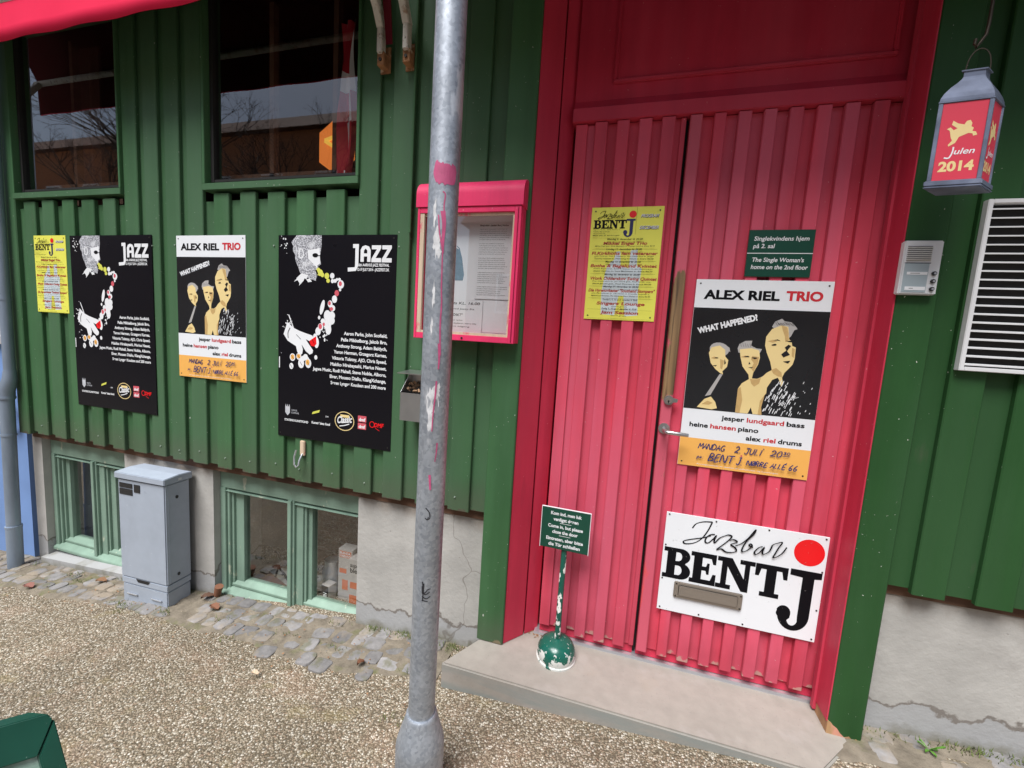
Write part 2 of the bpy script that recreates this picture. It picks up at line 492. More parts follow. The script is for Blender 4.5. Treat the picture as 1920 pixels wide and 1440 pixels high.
def link(name, data, parent=None, loc=(0, 0, 0), rot=(0, 0, 0)):
    o = bpy.data.objects.new(name, data)
    COL.objects.link(o)
    o.location = loc
    o.rotation_euler = rot
    if parent:
        o.parent = parent
    return o

def tag(o, label, cat, group=None):
    o['label'] = label
    o['category'] = cat
    if group:
        o['group'] = group
    return o

def thing(name, label, cat, loc=(0, 0, 0), rotz=0, group=None):
    return tag(link(name, None, None, loc, (0, 0, rotz)), label, cat, group)

def setting(o, kind='structure'):
    o['kind'] = kind
    return o

# flat artwork on a sign: u to the right, v up, layers stepped proud of the sheet
_tc = {}
def glyphs(body, bold):
    k = (body, bold)
    if k not in _tc:
        cu = bpy.data.curves.new('t', 'FONT')
        cu.body = body
        cu.offset = bold
        cu.resolution_u = 4
        o = bpy.data.objects.new('t', cu)
        COL.objects.link(o)
        me = bpy.data.meshes.new_from_object(o.evaluated_get(bpy.context.evaluated_depsgraph_get()))
        vs = [(v.co.x, v.co.y) for v in me.vertices]
        fs = [tuple(p.vertices) for p in me.polygons]
        bpy.data.objects.remove(o)
        bpy.data.curves.remove(cu)
        bpy.data.meshes.remove(me)
        _tc[k] = (vs, fs)
    return _tc[k]
CAP = max(v[1] for v in glyphs('H', 0)[0])

def smooth_path(p, n=6):
    if len(p) < 3:
        return p
    out = []
    for i in range(len(p) - 1):
        p0, p1, p2, p3 = p[max(i - 1, 0)], p[i], p[i + 1], p[min(i + 2, len(p) - 1)]
        for k in range(n):
            t = k / n
            out.append(tuple(.5 * (2 * b_ + (c_ - a_) * t + (2 * a_ - 5 * b_ + 4 * c_ - d_) * t * t + (3 * b_ - a_ - 3 * c_ + d_) * t ** 3)
                             for a_, b_, c_, d_ in zip(p0, p1, p2, p3)))
    out.append(p[-1])
    return out

class Art:
    STEP = 1.5e-5
    def __init__(s, off=.0004):
        s.g = G()
        s.off = off
        s.n = 0
    def y(s):
        s.n += 1
        return -(s.off + s.n * s.STEP)
    def raw(s, pts, faces):
        y = s.y()
        s.g.add([(u, y, v) for u, v in pts], faces)
        return s
    def poly(s, pts, holes=()):
        loops = [[Vector((u, v, 0)) for u, v in pts]] + [[Vector((u, v, 0)) for u, v in h] for h in holes]
        tri = tessellate_polygon(loops)
        allp = [p for l in [pts, *holes] for p in l]
        return s.raw(allp, tri)
    def rect(s, u0, v0, u1, v1):
        return s.raw([(u0, v0), (u1, v0), (u1, v1), (u0, v1)], [(0, 1, 2, 3)])
    def ell(s, u, v, a, b_=None, rot=0, n=18):
        b_ = b_ or a
        c, q = math.cos(rot), math.sin(rot)
        return s.raw([(u + a * math.cos(t) * c - b_ * math.sin(t) * q, v + a * math.cos(t) * q + b_ * math.sin(t) * c)
                      for t in (2 * math.pi * k / n for k in range(n))], [tuple(range(n))])
    def ring(s, u, v, a, b_, th, n=28):
        o = [(u + a * math.cos(2 * math.pi * k / n), v + b_ * math.sin(2 * math.pi * k / n)) for k in range(n)]
        i = [(u + (a - th) * math.cos(2 * math.pi * k / n), v + (b_ - th) * math.sin(2 * math.pi * k / n)) for k in range(n)]
        return s.raw(o + i, [(k, (k + 1) % n, n + (k + 1) % n, n + k) for k in range(n)])
    def stroke(s, pts, w, w2=None, sm=True, nib=0):
        """pen stroke as one ribbon; nib > 0 gives a broad-nib pen (thick and thin)"""
        p = smooth_path(pts) if sm else pts
        L, R_ = [], []
        for i in range(len(p)):
            a, b_ = p[max(i - 1, 0)], p[min(i + 1, len(p) - 1)]
            dx, dy = b_[0] - a[0], b_[1] - a[1]
            l = math.hypot(dx, dy) or 1
            ww = w + ((w2 - w) * i / (len(p) - 1) if w2 is not None else 0)
            if nib:
                ang = math.atan2(dy, dx)
                ww *= (1 - nib) + nib * abs(math.sin(ang - .6))
            nx, ny = -dy / l * ww / 2, dx / l * ww / 2
            L.append((p[i][0] + nx, p[i][1] + ny))
            R_.append((p[i][0] - nx, p[i][1] - ny))
        n = len(p)
        for i in range(n - 1):
            s.raw([L[i], L[i + 1], R_[i + 1], R_[i]], [(0, 1, 2, 3)])
        return s
    def text(s, body, u0, v0, cap, u1=None, bold=0., shear=0., rot=0., align='l'):
        vs, fs = glyphs(body, bold)
        if not vs:
            return s
        mn, mxx = min(p[0] for p in vs), max(p[0] for p in vs)
        ky = cap / CAP
        kx = ky if u1 is None else (u1 - u0) / (mxx - mn)
        sh = 0 if u1 is not None or align == 'l' else ((mxx - mn) * kx if align == 'r' else (mxx - mn) * kx / 2)
        c, q = math.cos(rot), math.sin(rot)
        pts = []
        for x, y in vs:
            X, Y_ = (x - mn) * kx + y * ky * shear - sh, y * ky
            pts.append((u0 + X * c - Y_ * q, v0 + X * q + Y_ * c))
        return s.raw(pts, fs)
    def obj(s, name, mat, parent):
        return s.g.obj(name, mat, parent)

def sheet(name, label, cat, wd, ht, mat, loc, roll=0., th=.003, group=None, rot=None, pins=True):
    """a flat sign or poster as a top-level mesh, local origin at its lower left corner"""
    o = G().box(0, wd, 0, th, 0, ht).obj(name, mat, None, loc, rot or (0, roll, 0), bevel=.0004)
    tag(o, label, cat, group)
    if pins:
        for u in (.014, wd - .014):
            for v in (.014, ht - .014):
                G().disc_y(u, v, .0028, -.0012, .001, 10).obj('screw', M['screw'], o)
    return o

# ================================================================== THE SETTING
def gz(x):
    return -1.309 + .070 * max(-7, min(6, x))

# ground: one sheet to the horizon
g = G()
xs = [-150, -60, -25, -12, -7, -5, -4, -3, -2, -1, 0, 1, 2, 3, 6, 12, 40, 150]
ys = [-150, -60, -25, -12, -6, -3, -2, -1, 0, .3, 1, 6, 30, 150]
for yy in ys:
    for xx in xs:
        g.v.append((xx, yy, gz(xx)))
nx = len(xs)
for j in range(len(ys) - 1):
    for i in range(nx - 1):
        g.f.append((j * nx + i, j * nx + i + 1, (j + 1) * nx + i + 1, (j + 1) * nx + i))
setting(g.obj('ground', M['gravel'], smooth=True))

M['bounce_cut'] = MatB('bounce_cutting_ground', (.045, .045, .047), .9).vary(3, .2).done()
g = G()
for x in (-150, -7, 6, 150):
    g.v += [(x, -11, gz(x) + .004), (x, -3.6, gz(x) + .004)]
g.f = [(0, 2, 3, 1), (2, 4, 5, 3), (4, 6, 7, 5)]
setting(g.obj('added_dark_ground', M['bounce_cut']))  # unseen dark sheet added to cut light bouncing up onto the wall
# strip of old setts and dirt along the wall
def strip(x0, x1, front, name):
    g = G()
    n = int((x1 - x0) / .04)
    pts = []
    for i in range(n + 1):
        x = x0 + (x1 - x0) * i / n
        pts.append((x, front(x) + rnd.uniform(-.012, .012)))
    m = 8
    for x, f in pts:
        for j in range(m + 1):
            y = f + (.06 - f) * j / m
            lift = (.0055 if j else -.004) + (rnd.uniform(-.004, .003) + .0035 * math.sin(x * 9 + j * 2.1) * math.sin(x * 3.7)) * (j > 0)
            g.v.append((x, y, gz(x) + lift))
    for i in range(n):
        for j in range(m):
            a = i * (m + 1) + j
            g.f.append((a, a + m + 1, a + m + 2, a + 1))
    return setting(g.obj(name, M['dirt'], smooth=True))
def front_l(x):
    return -.205 + .03 * math.sin(x * 2.1) + .015 * math.sin(x * 7.3) + (max(0, x + 1.1) * .10)
def front_r(x):
    return -.105 - .06 * (x - .8)
strip(-4.6, -.60, front_l, 'dirt_strip')
strip(.74, 2.4, front_r, 'dirt_strip')

def setts(g, x0, x1, front):
    y = .03
    while y > -.5:
        x = x0 + rnd.uniform(0, .05)
        while x < x1:
            L_, W_ = rnd.uniform(.062, .105), rnd.uniform(.066, .084)
            yy = y + rnd.uniform(-.009, .009)
            if yy - W_ * .25 > front(x) + rnd.uniform(-.03, .03) and rnd.random() < .93 and not (-2.44 < x < -2.06 and yy > -.10):
                sx, sy_, a = L_ / 2 - .002, W_ / 2 - .002, rnd.uniform(-.10, .10)
                base = len(g.v)
                tiltx, tilty, hz = rnd.uniform(-.05, .05), rnd.uniform(-.05, .05), rnd.uniform(.0015, .0075)
                n = 16
                ir = [rnd.uniform(.90, 1.05) for _ in range(n)]
                zc = gz(x) + .004
                for rg, (k, zz) in enumerate(((1.04, -.02), (1.0, hz * .25), (.93, hz * .8), (.75, hz), (.40, hz + .001))):
                    for q in range(n):
                        t = 2 * math.pi * q / n
                        cx = math.copysign(abs(math.cos(t)) ** .5, math.cos(t)) * sx * k * ir[q]
                        cy_ = math.copysign(abs(math.sin(t)) ** .5, math.sin(t)) * sy_ * k * ir[q]
                        px, py = cx * math.cos(a) - cy_ * math.sin(a), cx * math.sin(a) + cy_ * math.cos(a)
                        g.v.append((x + px, yy + py, zc + .07 * px + zz + px * tiltx + py * tilty + rnd.uniform(-.0012, .0012)))
                for rg in range(4):
                    for q in range(n):
                        g.f.append((base + rg * n + q, base + rg * n + (q + 1) % n, base + (rg + 1) * n + (q + 1) % n, base + (rg + 1) * n + q))
                g.f.append(tuple(base + 4 * n + q for q in range(n)))
            x += L_ + rnd.uniform(.002, .010)
        y -= .077
g = G()
setts(g, -4.5, -.66, front_l)
setts(g, .90, 2.3, front_r)
setting(g.obj('cobblestones', M['stone'], smooth=True))

# concrete slab in front of the door
g = G()
g.prism_z([(-.575, -.174), (.66, -.178), (.70, -.165), (.825, -.035), (.825, .3), (-.478, .3), (-.478, -.002)], lambda x, y: gz(x) - .15, -1.247)
o = g.obj('door_slab', M['slab'], bevel=.006)
tag(o, 'low pale concrete slab step in front of the red double door', 'doorstep')

# ================================================================== THE TIMBER BUILDING
B = thing('timber_building', 'green board and batten timber building with red double door on a grey plinth', 'building', (0, 0, -1.3))
def part(g, name, mat, parent=B, label=None, **k):
    if parent is B:
        o = g.obj(name, mat, B, (0, 0, 1.3), **k)
    else:
        o = g.obj(name, mat, parent, **k)
    if label:
        o['label'] = label
    return o

TOP = 2.7
W1 = (-3.295, -2.468, .600, 1.46)      # upper windows x0, x1, z0, z1
W2 = (-1.940, -1.108, .600, 1.46)
BW1 = (-3.315, -2.62, -1.455, -.76)    # basement windows
BW2 = (-1.982, -1.115, -1.440, -.76)

# cladding left of the door
g = G()
edges = [-3.147, -2.992, -2.837, -2.683, -2.53, -2.372, -2.235, -2.097, -1.956, -1.801, -1.647, -1.489, -1.336, -1.18, -1.022, -.87, -.715, -.56]
for e in edges:
    x0, x1 = e - .091 + rnd.uniform(-.004, .004), e
    zb = -.715 + rnd.uniform(-.003, .003)
    dy = rnd.uniform(-.0015, .0015)
    wn_ = [q for q in (W1, W2) if q[0] - .02 < (x0 + x1) / 2 < q[1] + .005]
    if wn_:
        g.board(x0, x1, dy, .0168, zb, .583 + rnd.uniform(-.004, .003))
        g.board(x0, x1, dy, .0168, wn_[0][3] + .03, TOP)
    else:
        g.board(x0, x1, dy, .0168, zb, TOP)
for a, c in zip([-3.31] + edges, edges + [-.385]):
    x0, x1 = a - .018, c - .091 + .018
    wn_ = [q for q in (W1, W2) if q[0] - .02 < (x0 + x1) / 2 < q[1] + .02]
    zb = -.708 + rnd.uniform(-.004, .003)
    yb = .0172 + rnd.uniform(0, .001)
    if wn_:
        g.board(x0, x1, yb, .042, zb, .557 + rnd.uniform(-.006, .004), .001)
        g.board(x0, x1, yb, .042, wn_[0][3] + .03, TOP, .001)
    else:
        g.board(x0, x1, yb, .042, zb, TOP, .001)
CLAD = part(g, 'cladding', M['green'])
M['nail'] = flat('pale_nail_head', (.30, .36, .30), .5)
for e in edges:
    if rnd.random() < .9:
        G().disc_y(e - .045 + rnd.uniform(-.012, .012), .352 + rnd.uniform(-.006, .006), .0032, -.0035, .001, 8).obj('nail_head', M['nail'], CLAD)
    if rnd.random() < .6:
        G().disc_y(e - .045 + rnd.uniform(-.02, .02), -.655 + rnd.uniform(-.01, .01), .0030, -.0035, .001, 8).obj('nail_head', M['nail'], CLAD)
# cladding right of the door
g = G()
for x0, x1 in ((.937, 1.023), (1.098, 1.189), (1.263, 1.352), (1.43, 1.52), (1.59, 1.68), (1.75, 1.84), (1.92, 2.01), (2.08, 2.17), (2.25, 2.34), (2.42, 2.51)):
    g.board(x0, x1, rnd.uniform(-.001, .002), .0168, -.715 + rnd.uniform(-.003, .003), TOP)
for x0 in (.84, 1.006, 1.172, 1.335, 1.50, 1.66, 1.82, 1.99, 2.15, 2.32, 2.49):
    g.board(x0, x0 + .12, .0172, .042, -.709 + rnd.uniform(-.003, .003), TOP, .001)
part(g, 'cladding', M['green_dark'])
g = G().board(-3.396, -3.303, -.004, .05, -.722, TOP, .004).box(-3.396, -3.375, .05, .4, -.722, TOP)
part(g, 'corner_board', M['green'])
part(G().board(-.489, -.3775, -.012, .06, -1.243, TOP, .004), 'door_post', M['post'])
g = G().board(.766, .868, -.012, .075, -1.262, TOP, .004)
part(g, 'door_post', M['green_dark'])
g = G()
g.prism_y([(.7655, -1.2615), (.8685, -1.2615), (.866, -1.252), (.852, -1.243), (.842, -1.250), (.832, -1.240), (.818, -1.247), (.805, -1.236), (.795, -1.222), (.782, -1.214), (.776, -1.206), (.7655, -1.200)], -.0132, .074)
part(g, 'worn_foot', M['wood'])
g = G().box(.7625, .7662, -.0105, .0675, -1.205, TOP).box(.755, .80, .068, .0862, -1.236, TOP)
part(g, 'door_jamb', M['red'])  # darker red than the door leaves, stands in for shade on this jamb
# brown beam under the cladding
g = G()
g.box(-3.38, -.495, .044, .075, -.755, -.60)
g.box(.87, 2.55, .044, .075, -.748, -.60)
part(g, 'sole_beam', M['brownwood'])
# plinth with openings
g = G()
PY = .05
def plinth(x0, x1, z1=-.745, zoff=-.15):
    g.prism_y([(x0, gz(x0) + zoff), (x1, gz(x1) + zoff), (x1, z1), (x0, z1)], PY, .34)
plinth(-3.40, BW1[0])
plinth(BW1[1], BW2[0])
plinth(BW2[1], -.47)
plinth(.80, 4.0)
# window ledges with a fall outwards
for q, zs in ((BW1, -1.455), (BW2, -1.425)):
    x0, x1 = q[0], q[1]
    sl_ = .055
    zl, zr = zs - .022, zs + .022
    vs = [(x0 - .015, .022, gz(x0) - .1), (x1 + .015, .022, gz(x1) - .1), (x1 + .015, .022, zr - .022), (x0 - .015, .022, zl - .022),
          (x0 - .015, .34, gz(x0) - .1), (x1 + .015, .34, gz(x1) - .1), (x1 + .015, .34, zr + .02), (x0 - .015, .34, zl + .02)]
    g.add(vs, [(0, 1, 2, 3), (3, 2, 6, 7), (0, 3, 7, 4), (1, 5, 6, 2), (4, 7, 6, 5), (0, 4, 5, 1)])
part(g, 'plinth', M['concrete'])

# upper windows
def upper_window(q, name):
    x0, x1, z0, z1 = q
    fr = G()
    for a in ((x0, x1, z0 - .004, z0 + .026), (x0, x1, z1, z1 + .03)):
        fr.box(a[0], a[1], -.014, .05, a[2], a[3])
    for a in ((x0, x0 + .016), (x1 - .014, x1)):
        fr.box(a[0], a[1], -.0125, .05, z0 + .026, z1)
    # sloping bottom bead and thin inner line
    fr.prism_x([(-.004, z0 + .0265), (.05, z0 + .0265), (.05, z0 + .04), (.02, z0 + .04)], x0 + .0165, x1 - .0145)
    F = part(fr, 'window', M['green'], bevel=.0015)
    ins = G()
    for a in ((x0 + .018, x0 + .036), (x1 - .032, x1 - .016)):
        ins.box(a[0], a[1], .016, .06, z0 + .041, z1)
    ins.box(x0 + .036, x1 - .032, .018, .06, z0 + .041, z0 + .052)
    part(ins, 'sash', M['dark'], F)
    part(quad(x0 + .03, x1 - .03, .030, z0 + .045, z1 + .01), 'pane', M['glass'], F)
    inner = G()
    for fx in (.30, .72):
        xm = x0 + (x1 - x0) * fx
        inner.box(xm - .012, xm + .012, .13, .16, z0, z1)
    inner.box(x0, x1, .13, .15, z0 + .10, z0 + .116)
    part(inner, 'inner_window_bars', M['brownwood'], F)
    return F
upper_window(W1, 'w')
upper_window(W2, 'w')

# basement windows, mint green
def base_window(q, zr, mull, gl0, gl1, g2_0, g2_1):
    x0, x1, z0, z1 = q
    f = G()
    f.box(x0, x1, .088, .16, z1 - .10, z1 + .02)                       # head
    f.prism_x([(.086, z1 - .118), (.125, z1 - .10), (.125, z1 - .118)], x0 + .03, x1 - .03)
    f.box(x0, x0 + .035, .086, .16, z0 + .0, z1 - .10)                  # outer jambs
    f.box(x0 + .035, x0 + .052, .096, .16, z0, z1 - .10)
    f.box(x1 - .02, x1, .086, .16, z0, z1 - .10)
    F = part(f, 'basement_window', M['mint'], bevel=.002)
    mg = G()
    mg.box(mull[0], mull[0] + .022, .078, .16, z0 + .0, z1 - .10)
    mg.box(mull[0] + .022, mull[0] + .034, .088, .16, z0 + .0, z1 - .10)
    mg.box(mull[0] + .034, mull[1], .10, .16, z0, z1 - .10)
    part(mg, 'mullion', M['mint'], F, bevel=.0015)
    s = G()
    for a, b_, l in ((gl0, gl1, x0 + .052), (g2_0, g2_1, mull[1])):
        r = mull[0] if a == gl0 else x1 - .02
        s.box(l, l + .014, .108, .16, z0 + .03, z1 - .10)
        s.box(l + .014, a, .120, .16, z0 + .03, z1 - .10)
        s.box(b_, r, .118, .16, z0 + .03, z1 - .10)
        s.prism_x([(.104, z0 + .030), (.104, z0 + .042), (.128, z0 + .062), (.16, z0 + .062), (.16, z0 + .030)], l, r)
    part(s, 'sash', M['mint'], F, bevel=.0012)
    sill = G()
    sill.prism_x([(.070, z0 - .012), (.070, z0 + .004), (.104, z0 + .026), (.16, z0 + .026), (.16, z0 - .012)], x0 + .005, x1 - .004)
    part(sill, 'sill', M['mint'], F, bevel=.002)
    part(quad(gl0 - .004, gl1 + .004, .138, z0 + .05, z1 - .09), 'pane', M['glass'], F)
    part(quad(g2_0 - .004, g2_1 + .004, .138, z0 + .05, z1 - .09), 'pane', M['glass'], F)
    return F
base_window(BW1, 0, (-2.955, -2.875), -3.215, -2.957, -2.82, -2.645)
base_window(BW2, 0, (-1.543, -1.466), -1.862, -1.545, -1.428, -1.139)

# door surround: splayed jamb on the left, lintel and panel above
g = G()
g.prism_z([(-.377, -.002), (-.312, .078), (-.312, .16), (-.377, .16)], -1.246, TOP)
g.prism_z([(-.308, .084), (-.262, .132), (-.262, .17), (-.308, .17)], -1.246, TOP)
part(g, 'door_jamb', M['red'], bevel=.0015)
g = G()
g.box(-.262, .812, .084, .16, .816, .864)
g.prism_x([(.092, .8645), (.118, .8645), (.118, .905)], -.262, .812)
part(g, 'lintel', M['red'], bevel=.002)
g = G()
g.box(-.262, .86, .115, .16, .866, TOP)
part(g, 'transom_panel', M['red'])
g = G()
px0, px1, pz0, pz1 = -.115, .72, .965, 1.75
for a in ((px0 - .012, px1 + .012, pz0 - .014, pz0), (px0 - .012, px1 + .012, pz1, pz1 + .014)):
    g.box(a[0], a[1], .1035, .116, a[2], a[3])
for a in ((px0 - .012, px0), (px1, px1 + .012)):
    g.box(a[0], a[1], .1035, .116, pz0, pz1)
part(g, 'panel_moulding', M['red'], bevel=.003)

# door leaves
def leaf_parts(name, x0, x1, batt, stile, label):
    g = G().box(x0 + .002, x1, .112, .15, -1.193, .813)
    L = part(g, name, M['pink'], label=label)
    bt = G()
    for a, c in batt:
        bt.board(a, c, .088 + rnd.uniform(0, .001), .112, -1.196 + rnd.uniform(-.004, .004), .812, .0025)
    for a, c, y in stile:
        bt.board(a, c, y, .112, -1.190, .811, .0015)
    part(bt, 'battens', M['pink'], L)
    wb = G().prism_x([(.118, -1.232), (.122, -1.190), (.15, -1.190), (.15, -1.232)], x0 + .003, x1 - .002)
    part(wb, 'weather_board', M['red'], L)
    return L
DL = leaf_parts('door_leaf', -.252, .137, [(-.178, -.133), (-.0995, -.056), (-.022, .022), (.0555, .1)],
                [(-.249, -.206, .097), (-.206, -.178, .106), (.119, .1365, .102)], 'narrow left door leaf of vertical red battens')
rb = [(.225, .262), (.300, .340), (.377, .415), (.452, .492), (.530, .571), (.607, .647), (.684, .726)]
DR = leaf_parts('door_leaf', .146, .812, rb, [(.764, .811, .092)], 'wide right door leaf of vertical red battens with worn lock edge')
part(G().board(.148, .187, .088, .112, -1.196, .812, .003), 'worn_edge_batten', M['worn'], DR)
part(G().box(.1375, .1455, .130, .16, -1.235, .815), 'door_gap', M['dark'])
# lock, handle, letter plate
g = G()
LX, LZ = .172, -.184
pr = []
for k in range(24):
    a = 2 * math.pi * k / 24
    pr.append((LX + .017 * math.cos(a), LZ + .0175 * math.sin(a)))
g.prism_y(pr, .078, .089)
g.prism_y([(LX + .012, LZ - .008), (LX + .030, LZ - .006), (LX + .032, LZ + .006), (LX + .012, LZ + .010)], .080, .089)
lk = part(g, 'lock', M['steel'], DR, bevel=.001)
g = G().disc_y(LX, LZ, .0115, .0745, .078, 20)
part(g, 'lock_barrel', M['plate'], DR)
part(G().disc_y(LX - .001, LZ - .003, .0035, .0738, .0745).box(LX - .0022, LX + .0008, .0738, .0745, LZ - .010, LZ - .003), 'keyhole', M['dark'], DR)
g = G()
HX, HZ = .166, -.291
g.disc_y(HX, HZ, .020, .082, .089, 24)
g.tube([(HX, .085, HZ - .002), (HX, .046, HZ - .004), (HX + .004, .038, HZ - .0045), (HX + .012, .035, HZ - .005), (HX + .076, .034, HZ - .007), (HX + .079, .034, HZ - .007)],
       [.0085, .0075, .0075, .0078, .0068, .005], 14)
part(g, 'handle', M['steel'], DR, smooth=True)
# metal threshold
g = G().prism_x([(.10, -1.2475), (.104, -1.236), (.15, -1.232), (.16, -1.2475)], -.27, .83)
part(g, 'threshold', M['alu'])

# closed shell of the building: side, back, roof, rooms
g = G()
g.box(-3.37, -3.33, .35, 5, -1.5, TOP)
g.box(3.96, 4.0, .35, 5, -1.5, TOP)
g.box(2.5, 4.0, 0.0, .05, -.71, TOP)
g.box(-3.37, 4.0, 4.95, 5, -1.5, TOP)
part(g, 'outer_wall', M['green_dark'])
g = G().prism_x([(-.10, TOP + .01), (5.1, TOP + .01), (2.5, TOP + 1.5)], -3.6, 4.1)
part(g, 'roof', M['brownwood'])
g = G()
g.box(-3.32, 3.9, 2.6, 2.65, -.55, TOP - .05)
g.box(-.50, -.48, .07, 2.6, -.55, TOP - .05)
g.box(-3.32, -3.30, .07, 2.6, -.55, TOP - .05)
g.box(-3.32, 3.9, .07, 2.6, TOP - .05, TOP)
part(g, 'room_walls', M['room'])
g = G().box(-3.33, -.50, .17, 2.6, -.60, -.55)
part(g, 'room_floor', M['floor'])
M['piergrey'] = flat('dim_basement_plaster', (.20, .185, .17), .9, var=.15)
# basement rooms: bricks close behind the panes
g = G()
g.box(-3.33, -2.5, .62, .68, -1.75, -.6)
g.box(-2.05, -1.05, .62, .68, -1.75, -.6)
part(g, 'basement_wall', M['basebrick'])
g = G()
g.box(-3.33, -1.05, .165, .64, -1.80, -1.62)
part(g, 'basement_floor', M['floor'])
part(G().box(-2.25, -1.88, .56, .60, -1.62, -.66).box(-3.40, -3.22, .45, .50, -1.62, -.66), 'basement_pier', M['piergrey'])

# ================================================================== AWNINGS
def awning(x0, x1, label, ext=.20):
    A = thing('awning', label, 'awning', ((x0 + x1) / 2, 0, 1.2), group='red awnings above the windows and door')
    h = (x1 - x0) / 2
    def P(g, name, mat, **k):
        return g.obj(name, mat, A, **k)
    # local z: 0 at the valance hem
    g = G()
    n = int((x1 - x0) / .05)
    for i in range(n + 1):
        x = -h + 2 * h * i / n
        wv = .004 * math.sin(i * .9)
        for y, z in ((-ext - .024 + wv, .0), (-ext - .022 + wv * .6, .06), (-ext - .019, .150), (-ext - .019, .165)):
            g.v.append((x, y, z))
    for i in range(n):
        for j in range(3):
            a = i * 4 + j
            g.f.append((a, a + 4, a + 5, a + 1))
    o = P(g, 'valance', M['awning'], smooth=True)
    md = o.modifiers.new('thick', 'SOLIDIFY')
    md.thickness = .002
    lg = G()
    lg.v = [(x, y + .006, z + .002) for x, y, z in g.v]
    lg.f = list(g.f)
    P(lg, 'valance_shade_backing', M['awning_shaded'], smooth=True)  # added dark backing, keeps window reflections and bounced light dark
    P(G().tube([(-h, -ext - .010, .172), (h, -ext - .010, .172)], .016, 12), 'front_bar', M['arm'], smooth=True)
    P(G().prism_x([(-ext - .015, .187), (-.02, .60), (-.02, .604), (-ext - .018, .190)], -h, h), 'canopy', M['awning_shaded'])
    P(G().prism_x([(-.10, .60), (-.10, .70), (0, .72), (0, .56)], -h - .01, h + .01), 'roller_box', M['arm'], bevel=.006)
    for sx in (-1, 1):
        xa = sx * (h - .045)
        a = G()
        a.box(xa - .011, xa + .011, -.052, -.020, -.145, -.045)
        a.prism_x([(-.050, -.060), (-.020, -.05), (-.060, .02), (-.10, .05), (-.118, .03), (-.080, -.01)], xa - .014, xa + .014)
        a.prism_x([(-.090, .02), (-.112, .005), (-ext - .005, .150), (-ext + .010, .172)], xa - .019, xa + .019)
        P(a, 'arm', M['arm'], bevel=.003)
        b_ = G().box(xa - .015, xa + .015, -.040, -.0, -.185, -.135)
        b_.box(xa - .022, xa + .022, -.006, 0, -.195, -.10)
        bo = P(b_, 'bracket', M['rust'], bevel=.002)
        G().disc_y(xa, -.165, .006, -.045, -.040).obj('bolt', M['screw'], bo)
    return A
awning(-3.62, -.955, 'red awning above the two upper windows, with rusty folding arms')
A2 = awning(-.935, 2.7, 'red awning above the red double door', .42)
g = G()
g.add([(-.975, -.10, 1.36), (-.935, -.10, 1.36), (-.945, -.045, 1.08), (-.972, -.045, 1.08)], [(0, 1, 2, 3)])
o = g.obj('hanging_strap', M['awning_shaded'])
md = o.modifiers.new('thick', 'SOLIDIFY'); md.thickness = .003
tag(o, 'dark red cloth strap hanging between the awning arms', 'strap')
o = G().tube([(-.868, -.006, 2.0), (-.868, -.006, .72), (-.868, -.006, .40)], .005, 8).obj('wall_cable', M['green'], None, smooth=True)
tag(o, 'thin green cable running down the cladding beside the awning bracket', 'cable')

# ================================================================== POSTERS AND SIGNS
GR = 'signs and posters on the facade'

